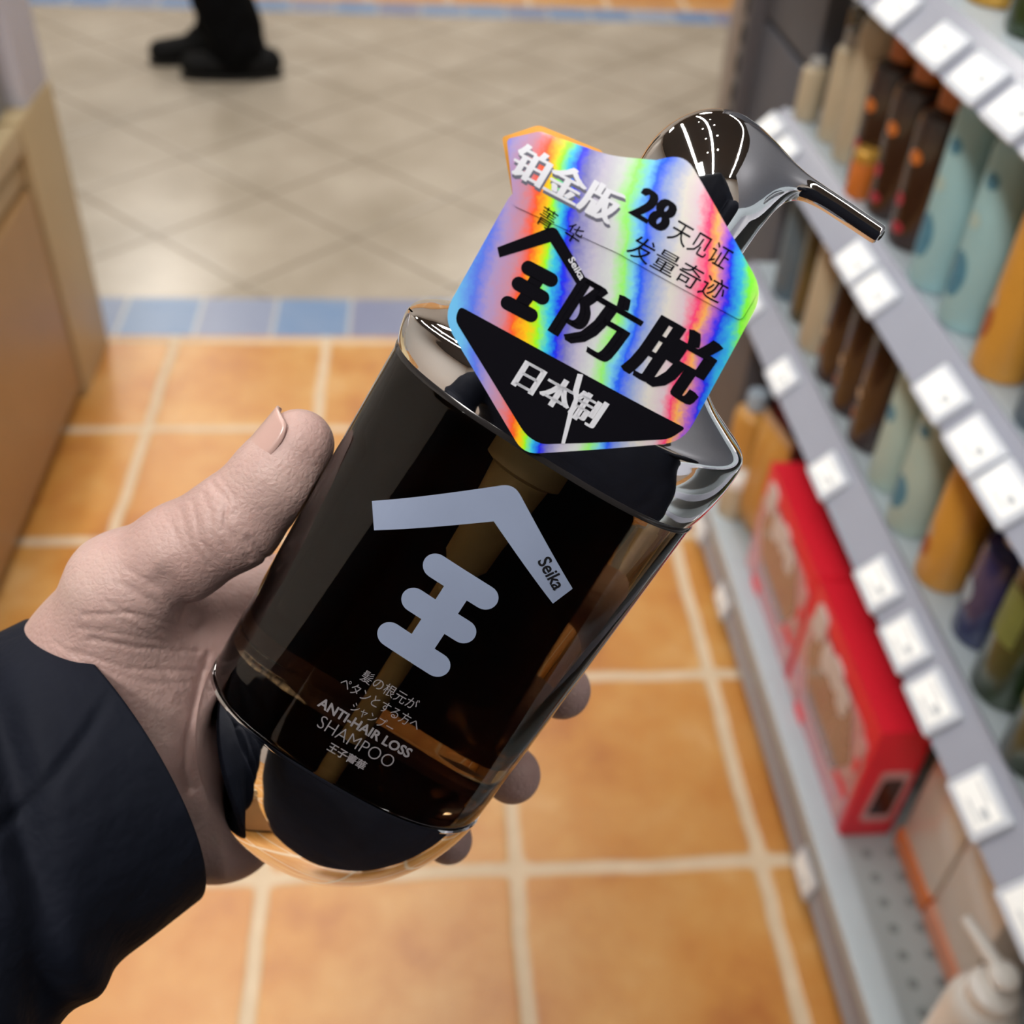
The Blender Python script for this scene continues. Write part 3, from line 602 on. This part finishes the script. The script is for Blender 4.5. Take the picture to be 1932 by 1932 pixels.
def lift(sh, dx, dz, ang):
    V, F = sh; c, s = math.cos(ang), math.sin(ang); return np.stack([V[:, 0]*c-V[:, 1]*s+dx, V[:, 0]*s+V[:, 1]*c+dz], 1), F
body_print('brand_lettering', lift(text_shape('Seika', (0, 7.6, 0, 2.9), .02), 10.6, -18.9, math.radians(-31)), M_INKDK, .22)
for txt, bx, off, m in (('髪の根元が', (-6.9, 6.7, -62.6, -59.6), 0, M_FINE), ('ペタンとする方へ', (-9.9, 9.6, -66.6, -63.6), 0, M_FINE), ('シャンプー', (-5.1, 5.1, -70.2, -67.6), 0, M_FINE),
                        ('ANTI-HAIR LOSS', (-11.6, 11.4, -73.5, -70.9), .03, M_FINE), ('SHAMPOO', (-9.3, 9.3, -77.9, -74.6), -.012, M_FINE), ('王子菁華', (-4.7, 4.6, -81.7, -79.2), .02, M_FINE)):
    body_print('lettering', text_shape(txt, bx, off), m)

# ---- hologram sticker on the shoulder
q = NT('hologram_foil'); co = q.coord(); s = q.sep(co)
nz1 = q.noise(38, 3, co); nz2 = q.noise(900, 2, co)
# diffraction sheen painted as colour bands slanting up the sticker; distance across them
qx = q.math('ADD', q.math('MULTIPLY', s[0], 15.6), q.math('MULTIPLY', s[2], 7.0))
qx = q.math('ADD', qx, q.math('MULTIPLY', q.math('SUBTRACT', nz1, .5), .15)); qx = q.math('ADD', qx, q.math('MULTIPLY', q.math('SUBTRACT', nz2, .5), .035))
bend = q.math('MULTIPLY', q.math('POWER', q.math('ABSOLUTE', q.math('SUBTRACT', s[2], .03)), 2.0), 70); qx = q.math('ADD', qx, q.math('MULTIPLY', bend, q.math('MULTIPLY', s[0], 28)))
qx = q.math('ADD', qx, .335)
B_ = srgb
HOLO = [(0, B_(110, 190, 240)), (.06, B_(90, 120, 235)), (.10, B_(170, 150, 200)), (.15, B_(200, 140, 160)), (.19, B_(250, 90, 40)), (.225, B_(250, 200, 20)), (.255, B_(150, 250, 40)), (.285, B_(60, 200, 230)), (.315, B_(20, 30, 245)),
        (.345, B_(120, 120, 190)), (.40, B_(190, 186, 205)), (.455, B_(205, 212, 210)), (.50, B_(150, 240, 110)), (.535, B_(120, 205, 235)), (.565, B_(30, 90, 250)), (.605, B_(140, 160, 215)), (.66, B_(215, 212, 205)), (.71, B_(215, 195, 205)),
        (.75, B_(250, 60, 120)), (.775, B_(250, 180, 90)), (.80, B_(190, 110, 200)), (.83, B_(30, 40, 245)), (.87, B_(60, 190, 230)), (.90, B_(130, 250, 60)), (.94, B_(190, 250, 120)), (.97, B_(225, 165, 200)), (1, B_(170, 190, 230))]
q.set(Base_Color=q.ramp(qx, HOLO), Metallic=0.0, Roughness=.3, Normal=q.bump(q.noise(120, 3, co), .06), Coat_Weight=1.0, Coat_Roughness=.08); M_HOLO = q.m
M_TAGBLK = mat('black_gloss_print', srgb(16, 15, 20), .12, 0, .05, Coat_Weight=.5); M_TAGWHT = mat('silver_white_print', srgb(216, 218, 226), .35, .1, .03); M_GOLDBACK = mat('gold_backing', srgb(206, 142, 48), .3, .3, .06)
TY = -27.9
def sbend(x, z): return .0105*max(0, z-42)**2+.005*max(0, x-4)**2
def slice_z(V, F, step=1.5):
    V2, F2 = slice_shape(V[:, ::-1], F, step); V3, F3 = slice_shape(V2[:, ::-1], F2, step*1.5); return V3, F3
def plate(name, pts, y, th, m, parent):
    V, F = slice_z(*poly_shape(pts)); bm = bmesh.new(); vs = [bm.verts.new((x/1000, (y+sbend(x, z))/1000, z/1000)) for x, z in V]
    for f in F: bm.faces.new([vs[i] for i in f])
    bmesh.ops.remove_doubles(bm, verts=bm.verts[:], dist=1e-7)
    g = bmesh.ops.extrude_face_region(bm, geom=bm.faces[:], use_keep_orig=True); bmesh.ops.translate(bm, vec=(0, th/1000, 0), verts=[v for v in g['geom'] if isinstance(v, bmesh.types.BMVert)])
    return bm_obj(name, bm, m, parent, 'auto')
hexp = [(-31.2, 40), (-8.2, 61.6), (17.6, 49.0), (21.2, 17.6), (-3.6, -.8), (-30.6, 13.6)]
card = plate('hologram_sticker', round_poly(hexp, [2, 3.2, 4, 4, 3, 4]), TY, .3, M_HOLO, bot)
card['label'] = 'rainbow hologram sticker'
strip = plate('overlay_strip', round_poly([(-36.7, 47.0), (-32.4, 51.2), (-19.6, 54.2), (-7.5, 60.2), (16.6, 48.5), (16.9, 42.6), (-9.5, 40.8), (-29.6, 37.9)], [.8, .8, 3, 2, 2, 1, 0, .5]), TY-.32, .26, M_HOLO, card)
plate('gold_backing', round_poly([(-37.7, 46.8), (-33.2, 52.0), (-20.8, 54.3), (-20, 42), (-30.2, 38.6)], [.6, 1, 1, 1, .5]), TY+.36, .25, M_GOLDBACK, card)
plate('black_panel', round_poly([(-28.8, 17.1), (20.0, 20.2), (18.6, 16.8), (-1.9, 2.7), (-5.3, 2.7), (-28.3, 14.4)], [1, .8, 1.5, 1.5, 2, 2.5]), TY-.06, .05, M_TAGBLK, card)
def tag_print(name, shape, m, lay=.1, sl=.065, fat=0):
    cx = shape[0][:, 0].mean(); V, F = slice_z(*shape); VV, FF = [], []
    for k in range(-fat, fat+1):      # strokes fattened sideways, as in a heavy serif face
        o_ = len(VV); VV += [((x+k*.16)/1000, (TY-lay-.004*abs(k)+sbend(x, z+(x-cx)*sl))/1000, (z+(x-cx)*sl)/1000) for x, z in V]; FF += [tuple(i+o_ for i in f) for f in F]
    return link_mesh(name, VV, FF, m, card, False)
L2 = .4
tag_print('letter_shadow', text_shape('铂金版', (-33.3, -13.0, 42.7, 48.7)), mat('grey_print', srgb(96, 96, 112), .4), L2-.03, .09, 2)
tag_print('lettering', text_shape('铂金版', (-33.7, -13.4, 43.2, 49.2)), M_TAGWHT, L2, .09, 2)
tag_print('lettering', text_shape('28', (-11.0, -4.4, 47.9, 53.4)), M_TAGBLK, L2, .05, 3)
tag_print('lettering', text_shape('天见证', (-3.2, 8.8, 48.0, 52.0)), M_TAGBLK, L2, .05)
tag_print('lettering', text_shape('发量奇迹', (-8.1, 11.5, 42.2, 46.4)), M_TAGBLK, L2, .07)
tag_print('lettering', text_shape('菁', (-24.9, -21.8, 37.5, 41.0)), M_TAGBLK, L2, 0); tag_print('lettering', text_shape('华', (-19.3, -16.2, 38.0, 41.2)), M_TAGBLK, L2, 0)
tag_print('roof_logo', poly_shape(round_poly([(-28.4, 30.0), (-21.4, 38.9), (-11.9, 34.1), (-12.6, 32.2), (-20.6, 36.0), (-27.1, 28.7)], [0, 1.2, 0, 0, 0, 0])), M_TAGBLK, .1, 0)
tag_print('king_logo', join_shapes([poly_shape(stadium((-21.6, 29.9), (-16.9, 30.3), 1.3)), poly_shape(stadium((-21.6, 26.5), (-16.5, 26.7), 1.3)), poly_shape(stadium((-21.5, 22.4), (-16.6, 22.8), 1.3)),
      poly_shape([(-20.5, 23.6), (-17.9, 23.7), (-17.7, 25.5), (-20.4, 25.4)]), poly_shape([(-20.5, 27.7), (-17.8, 27.8), (-17.8, 29.1), (-20.5, 29.0)])]), M_TAGBLK, .1, 0)
tag_print('brand_lettering', lift(text_shape('Seika', (0, 4.4, 0, 1.3), .02), -16.2, 35.0, math.radians(-27)), M_TAGWHT, .16, 0)
tag_print('crease_glint', poly_shape([(-3.3, 18.2), (-2.3, 15.0), (-1.3, 13.8), (-.7, 10.8), (1.4, 5.0), (2.0, 5.4), (.1, 11.5), (-.3, 13.6), (-1.4, 15.8), (-2.3, 18.6)]), M_TAGWHT, .17, 0)  # white strip paints the light caught along a crease
tag_print('lettering', text_shape('防', (-11.9, 1.2, 22.4, 34.9)), M_TAGBLK, .1, .05, 4); tag_print('lettering', text_shape('脱', (3.4, 17.9, 23.7, 36.7)), M_TAGBLK, .1, .06, 4)
tag_print('lettering', text_shape('日本制', (-12.7, 4.7, 10.3, 16.2)), M_TAGWHT, .16, .06, 2)

# ================================================================== THE HOLDER: hand, sleeve, jacket
def P(px, py, z):   # a point seen at (px, py), z metres along the view, in camera-frame mm
    return np.array([(px-966)/FPX*z, -(py-966)/FPX*z, z])*1000
def bottle_sdf(Q):
    D = Q-BC*1000; X = D@BW; Y = D@BD; Z = D@BU; s = np.where(Z < 0, 1+(BT-1)*np.clip(-Z/BH, 0, 1), 1.0)
    tt = np.clip((-Z-BH)/HD, 0, .97); s = s*(1-tt**EX)**(1/EX)
    k = ((np.abs(X)/(BA*s))**BN+(np.abs(Y)/(BB*s))**BN+1e-9)**(1/BN)
    r = np.sqrt(X*X+Y*Y)+1e-6
    return np.maximum((k-1)*r/np.maximum(k, .3), np.maximum(-BH-HD-Z, Z-20))
def chain(Q, pts, k=3.0):
    d = None
    for (a, b) in zip(pts[:-1], pts[1:]):
        c = capsule(Q, P(*a[:3]), P(*b[:3]), a[3], b[3]); d = c if d is None else smin(d, c, k)
    return d
THUMB = [(195, 1235, .266, 17.5), (238, 1112, .256, 13.2), (345, 1040, .250, 10.6), (440, 985, .247, 10.2), (522, 898, .2445, 9.0), (564, 838, .243, 7.9)]
WRIST = (170, 1500, .285, 24)
PALM = [[WRIST, (205, 1260, .270, 17)], [(205, 1260, .270, 17), (330, 1180, .277, 13), (520, 1130, .290, 11)], [WRIST, (290, 1330, .281, 17), (500, 1240, .296, 12)], [WRIST, (320, 1430, .287, 17), (490, 1365, .300, 12)],
        [WRIST, (330, 1530, .291, 15.5), (420, 1548, .295, 14.5), (480, 1480, .303, 11)], [(-257, 1718, .239, 22), (60, 1560, .268, 22), WRIST]]
FING = [[(520, 1130, .289, 11), (820, 1015, .300, 9), (1010, 1010, .294, 8), (1080, 1055, .285, 7.5)],
        [(500, 1240, .296, 11.5), (800, 1195, .304, 9.2), (1000, 1232, .297, 8.3), (1060, 1302, .284, 7.6)],
        [(490, 1365, .300, 11), (740, 1370, .309, 9), (900, 1402, .300, 8.2), (966, 1462, .287, 7.6)],
        [(480, 1480, .303, 10), (660, 1510, .309, 8), (790, 1548, .302, 7.2), (846, 1585, .290, 6.4)]]
CREASE = [([(400, 912), (428, 942), (424, 990), (470, 1055)], .45, .55), ([(383, 930), (398, 968), (400, 1010), (430, 1045)], .3, .5), ([(362, 945), (372, 985), (380, 1022), (412, 1060)], .35, .5), ([(340, 960), (352, 1000), (362, 1032), (395, 1068)], .28, .5), ([(318, 975), (335, 1015), (352, 1045)], .2, .5), ([(415, 900), (440, 935), (446, 965)], .25, .5),
          ([(160, 1160), (250, 1156), (325, 1178), (372, 1185)], .4, .6), ([(170, 1205), (260, 1222), (375, 1230)], .5, .6), ([(140, 1228), (240, 1262), (370, 1266)], .4, .6), ([(225, 1100), (300, 1140), (330, 1185)], .28, .6), ([(200, 1135), (270, 1172), (350, 1205)], .3, .55), ([(150, 1185), (230, 1196), (330, 1215)], .25, .5), ([(245, 1075), (310, 1115), (340, 1165)], .25, .5), ([(170, 1255), (280, 1290), (372, 1288)], .25, .6), ([(210, 1165), (290, 1200), (365, 1250)], .22, .5),
          ([(392, 1235), (376, 1280), (364, 1340), (352, 1400), (350, 1450), (358, 1490)], .8, .8), ([(385, 1270), (366, 1340), (356, 1420), (362, 1480)], 1.0, 3.2), ([(468, 1015), (500, 1052), (520, 1062)], .55, .7), ([(310, 1095), (342, 1130), (360, 1185)], 1.3, 3.0), ([(300, 1250), (345, 1330)], .2, .6), ([(100, 1210), (160, 1250), (230, 1330)], .25, .6)]
def seg_d(uv, a, b):
    a = np.array(a, float); b = np.array(b, float); ab = b-a; t = np.clip(((uv-a)@ab)/(ab@ab), 0, 1); return np.linalg.norm(uv-a-t[:, None]*ab, axis=1)
def hand_fn(Q):
    d = None
    for c in PALM:
        e = chain(Q, c, 8); d = e if d is None else smin(d, e, 11)
    th = chain(Q, THUMB, 5); d = smin(d, th, 9)
    for c in FING: d = smin(d, chain(Q, c, 3), 3.5)
    m = (Q[:, 2] < 292)
    uv = np.stack([966+FPX*Q[:, 0]/Q[:, 2], 966-FPX*Q[:, 1]/Q[:, 2]], 1); add = np.zeros(len(Q))
    near = np.abs(d) < 6; idx = np.where(near & m)[0]
    if len(idx):
        u = uv[idx]; s = np.zeros(len(idx))
        for pts, amp, sig in CREASE:
            dd = np.min([seg_d(u, a, b) for a, b in zip(pts[:-1], pts[1:])], 0)/7.8; s += amp*np.exp(-(dd/sig)**2)
        add[idx] = s
    d = d+add
    return np.maximum(d, -(bottle_sdf(Q)-.25))
V, F = surf_net(hand_fn, (-150, -115, 215), (30, 34, 325), 1.3, 2)
def subdiv_quads(V, F):
    F = np.array(F); E = np.sort(np.concatenate([F[:, [0, 1]], F[:, [1, 2]], F[:, [2, 3]], F[:, [3, 0]]]), 1); U, inv = np.unique(E, axis=0, return_inverse=True)
    n, m, k = len(V), len(U), len(F); e = inv.reshape(4, k)+n; c = np.arange(k)+n+m
    return np.vstack([V, V[U].mean(1), V[F].mean(1)]), np.vstack([np.stack(q_, 1) for q_ in ((F[:, 0], e[0], c, e[3]), (e[0], F[:, 1], e[1], c), (c, e[1], F[:, 2], e[2]), (e[3], c, e[2], F[:, 3]))])
def newton(fn, V, eps, it=2):
    for _ in range(it):
        f0 = fn(V); g = np.stack([(fn(V+np.eye(3)[i]*eps)-fn(V-np.eye(3)[i]*eps))/(2*eps) for i in range(3)], 1); V = V-(f0/np.maximum((g*g).sum(1), .3))[:, None]*g*.85
    return V
V, F = subdiv_quads(V, F); V = newton(hand_fn, V, .35); F = F.tolist()
def to_world(V):
    return CAM_O+(V[:, :1]*CAM_R[0]+V[:, 1:2]*CAM_R[1]+V[:, 2:3]*CAM_R[2])/1000
q = NT('skin'); co = q.coord()
base = q.ramp(q.noise(32, 4, co), [(.3, srgb(170, 138, 131)), (.55, srgb(182, 152, 145)), (.75, srgb(192, 166, 157))])
vo = q.n('ShaderNodeTexVoronoi'); vo.feature = 'DISTANCE_TO_EDGE'; vo.inputs['Scale'].default_value = 620; q.put(vo.inputs['Vector'], co)
b1 = q.bump(vo.outputs['Distance'], .35, .0006); b2 = q.bump(q.noise(260, 5, co, .65), .45, .001, b1)
q.set(Base_Color=base, Roughness=.5, Normal=b2, Subsurface_Weight=.12, Subsurface_Scale=.004); q.b.inputs['Subsurface Radius'].default_value = (1, .35, .2); M_SKIN = q.m
holder = tag(empty('person', tuple(to_world(P(170, 1500, .285)[None])[0])), 'person in a dark navy jacket whose left hand grips the shampoo bottle', 'person')
HOLD_INV = Matrix.Translation(-holder.location)
def hp(o): o.parent = holder; o.matrix_parent_inverse = HOLD_INV; return o
hand = hp(link_mesh('hand', to_world(V), F, M_SKIN))
# thumb nail: a curved plate on the far-left side of the thumb tip
def nail():
    a, b = P(562, 836, .243), P(522, 893, .2445); ax = (a-b)/np.linalg.norm(a-b); nrm = np.array([-.60, .62, -.5]); nrm -= ax*(nrm@ax); nrm /= np.linalg.norm(nrm); sd = np.cross(ax, nrm)
    V, F, n, k = [], [], 11, 11; c = a*.62+b*.38
    for i in range(n):
        for j in range(k):
            u, v = -1+2*i/(n-1), -1+2*j/(k-1); hw = 52*(1-.22*max(0, u)**3-.18*max(0, -u)**2); an = math.radians(v*hw); r = 8.9-.6*u
            V.append(c+ax*(u*6.6*(1-.12*v*v)+1.2)+(nrm*math.cos(an)+sd*math.sin(an))*(r+.12))
    F = [(i*k+j, (i+1)*k+j, (i+1)*k+j+1, i*k+j+1) for i in range(n-1) for j in range(k-1)]
    o = hp(link_mesh('thumbnail', to_world(np.array(V)), F, mat('nail', srgb(190, 156, 147), .28, 0, .03, Coat_Weight=.3)))
    sm = o.modifiers.new('thick', 'SOLIDIFY'); sm.thickness = .0006; sm.offset = -1
    return o
nail()
# sleeve and jacket
q = NT('navy_jacket_cloth'); co = q.coord(); wv_ = q.n('ShaderNodeTexWave'); wv_.inputs['Scale'].default_value = 900; q.put(wv_.inputs['Vector'], co)
q.set(Base_Color=q.mix(q.noise(20, 3, co), srgb(12, 15, 24), srgb(21, 25, 38)), Roughness=.75, Specular_IOR_Level=.15, Normal=q.bump(q.noise(45, 4, co), .6, .004)); M_NAVY = q.m
def tube(name, pts, m, fold=None, n=240, sub=24, cuff=True):
    """pts: (x, y, z, r) in camera-frame mm"""
    R = catmull(pts, sub); C = R[:, :3]; T = np.gradient(C, axis=0); T /= np.linalg.norm(T, axis=1)[:, None]
    up = np.array([0, 0, -1.0]); V = []; L = np.concatenate([[0], np.cumsum(np.linalg.norm(np.diff(C, axis=0), axis=1))])
    rows = []
    if cuff:
        for dr, ds in ((-7, 14), (-4.5, 6), (-3.2, 1.2), (-2.0, -.3), (-.7, .2)): rows.append((C[0]+T[0]*ds, T[0], R[0, 3]+dr, L[0]))
    rows += [(C[i], T[i], R[i, 3], L[i]) for i in range(len(R))]
    for c, t_, r, l in rows:
        x = np.cross(up, t_); x /= np.linalg.norm(x); y = np.cross(t_, x)
        for k in range(n):
            a = 2*PI*k/n; rr = r+(fold(l, a) if fold else 0); V.append(c+rr*(x*math.cos(a)+y*math.sin(a)))
    return hp(link_mesh(name, to_world(np.array(V)), ring_faces(len(rows), n, not cuff, True), m))
FOLDS = [(26, 1.3, 14, 4.5, -3.2, 1.3), (34, 2.5, -10, 6, 2.6, 1.2), (48, .7, 16, 5, -4.4, 1.1), (58, 1.9, -12, 8, 4.4, 1.4), (70, 3.2, 12, 5, -5.0, 1.3), (80, 1.0, 18, 6, -4.6, 1.2), (92, 2.2, -14, 9, 5.2, 1.4), (106, .5, -16, 7, 4.0, 1.2),
         (112, 1.6, 14, 6, -6.0, 1.3), (128, 2.8, -12, 10, 5.0, 1.4), (146, 1.2, 10, 8, -6, 1.3), (40, 4.4, 10, 6, -3, 1.3), (66, 5.2, -8, 8, 3.4, 1.4), (88, 5.7, 12, 6, -4.6, 1.2), (110, 4.6, -10, 9, 4, 1.4), (160, 2.2, 12, 9, -5, 1.5)]
def folds(l, a):
    f = 0
    for (l0, a0, sl, w_, amp, wa) in FOLDS:
        da = (a-a0+PI) % (2*PI)-PI; ll = l-l0-sl*da; f += amp*math.exp(-(ll/w_)**2-(da/wa)**2)
    sd_ = ((a-1.25-.006*l-.12*math.sin(l/17)+PI) % (2*PI)-PI)/.035
    return 1.7*f*min(1, max(0, (l-9)/14))-1.3*math.exp(-sd_*sd_)*min(1, l/7)
c0 = P(200, 1441, .276); dirn = np.array([-.67, -.42, -.62]); dirn /= np.linalg.norm(dirn)
pts = [(*(c0+dirn*s_), r) for s_, r in ((0, 42.0), (14, 42.2), (40, 42.5), (75, 43), (115, 45), (160, 48), (205, 50))]
elbow = c0+dirn*235
tube('jacket_sleeve', pts, M_NAVY, folds)
def wc(x, y, z):   # world -> camera-frame mm
    d = np.array([x, y, z])-CAM_O; return (CAM_R@d)*1000
sh = wc(-.235, -.27, 1.38); mid = (elbow+sh)/2+np.array([-18, -10, -18])
def jacket_fn(Q):
    d = capsule(Q, c0+dirn*205, elbow, 48, 53); d = smin(d, capsule(Q, elbow, mid, 54, 58), 25); d = smin(d, capsule(Q, mid, sh, 58, 68), 25)
    for x in (-.24, -.08, .07, .2):
        d = smin(d, capsule(Q, wc(x*1.12, -.24, .36), wc(x*.72, -.28, 1.38), 150, 112), 50)
    rs = wc(.235, -.30, 1.38); re = wc(.30, -.20, 1.08); rw = wc(.19, .02, 1.06)
    d = smin(d, capsule(Q, rs, re, 66, 54), 30); d = smin(d, capsule(Q, re, rw, 52, 42), 22); d = smin(d, capsule(Q, wc(0, -.34, 1.42), wc(0, -.34, 1.5), 75, 62), 30)
    return d+2.5*np.sin(Q[:, 1]/21+np.sin(Q[:, 0]/33)*1.6)*np.sin(Q[:, 0]/47)
lo = np.array([-480, -830, -480.0]); hi = np.array([470, 480, 440.0])
V, F = surf_net(jacket_fn, lo, hi, 15, 2)
hp(link_mesh('jacket', to_world(V), F, M_NAVY))

M_TROUS = mat('dark_trousers', srgb(9, 9, 12), .8, 0, .2, 20)
def legs_fn(Q):
    d = None
    for sx_ in (-1, 1):
        for a, b in (((.1*sx_, -.27, .8, .105), (.11*sx_, -.25, .45, .075)), ((.11*sx_, -.25, .45, .075), (.12*sx_, -.29, .09, .06))):
            e = capsule(Q, a[:3], b[:3], a[3], b[3]); d = e if d is None else smin(d, e, .03)
    return np.maximum(d, .02-Q[:, 2])
V, F = surf_net(legs_fn, (-.3, -.5, 0), (.3, -.05, .95), .02, 2)
hp(link_mesh('trousers', V, F, M_TROUS))

# ================================================================== PASSER-BY
M_BLACKCLOTH = mat('black_trousers', srgb(4, 4, 5), .9, 0, .2, 20, Specular_IOR_Level=.1); M_SHOE = mat('black_shoe_leather', srgb(4, 4, 5), .7, 0, .2, 20, Specular_IOR_Level=.2); M_SOLE = mat('shoe_sole', srgb(9, 9, 9), .7)
def trouser_fn(Q):
    d = None
    for c in ([(-.55, 3.45, .09, .088), (-.60, 3.47, .30, .092), (-.64, 3.50, .50, .094), (-.62, 3.50, .82, .1)], [(-.625, 3.575, .11, .066), (-.60, 3.57, .30, .078), (-.58, 3.56, .50, .088), (-.59, 3.52, .82, .1)]):
        for a, b in zip(c[:-1], c[1:]):
            e = capsule(Q, a[:3], b[:3], a[3], b[3]); d = e if d is None else smin(d, e, .02)
    d = smin(d, capsule(Q, (-.6, 3.51, .86), (-.6, 3.51, .98), .15, .15), .06)
    return np.maximum(d+.004*np.sin(Q[:, 2]*70+3*np.sin(Q[:, 0]*40)), .035-Q[:, 2])
V, F = surf_net(trouser_fn, (-.9, 3.2, 0), (-.3, 3.85, 1.2), .014, 2)
wk = tag(empty('person', (-.58, 3.48, 0)), 'person in black trousers and black shoes walking across the pale tiled floor', 'person'); WI = Matrix.Translation((.58, -3.48, 0))
def wp(o): o.parent = wk; o.matrix_parent_inverse = WI; return o
wp(link_mesh('trousers', V, F, M_BLACKCLOTH))
for (hx, hy, tx, ty, hz, tz) in ((-.46, 3.44, -.685, 3.415, 0, 0), (-.60, 3.58, -.80, 3.535, .012, 0)):
    def shoe_fn(Q):
        d = smin(capsule(Q, (hx, hy, .045+hz), (tx, ty, .035+tz), .042, .036), capsule(Q, (hx*.8+tx*.2, hy*.8+ty*.2, .05+hz), (hx*.6+tx*.4, hy*.6+ty*.4, .075), .045, .036), .02)
        return np.maximum(d, .012-Q[:, 2])
    V, F = surf_net(shoe_fn, (min(hx, tx)-.07, min(hy, ty)-.08, -.01), (max(hx, tx)+.07, max(hy, ty)+.08, .15), .008, 2)
    s_ = wp(link_mesh('shoe', V, F, M_SHOE))
    d_ = np.array([tx-hx, ty-hy]); Ld = np.linalg.norm(d_); d_ /= Ld; n_ = np.array([-d_[1], d_[0]]); pts = []
    for k in range(24):
        a = 2*PI*k/24; pts.append(tuple(np.array([(hx+tx)/2, (hy+ty)/2])+d_*math.cos(a)*(Ld/2+.045)*(1 if abs(math.cos(a)) < .95 else .97)+n_*math.sin(a)*.045))
    so = prism('shoe_sole', pts, 'z', .001, .014, M_SOLE); so.parent = s_
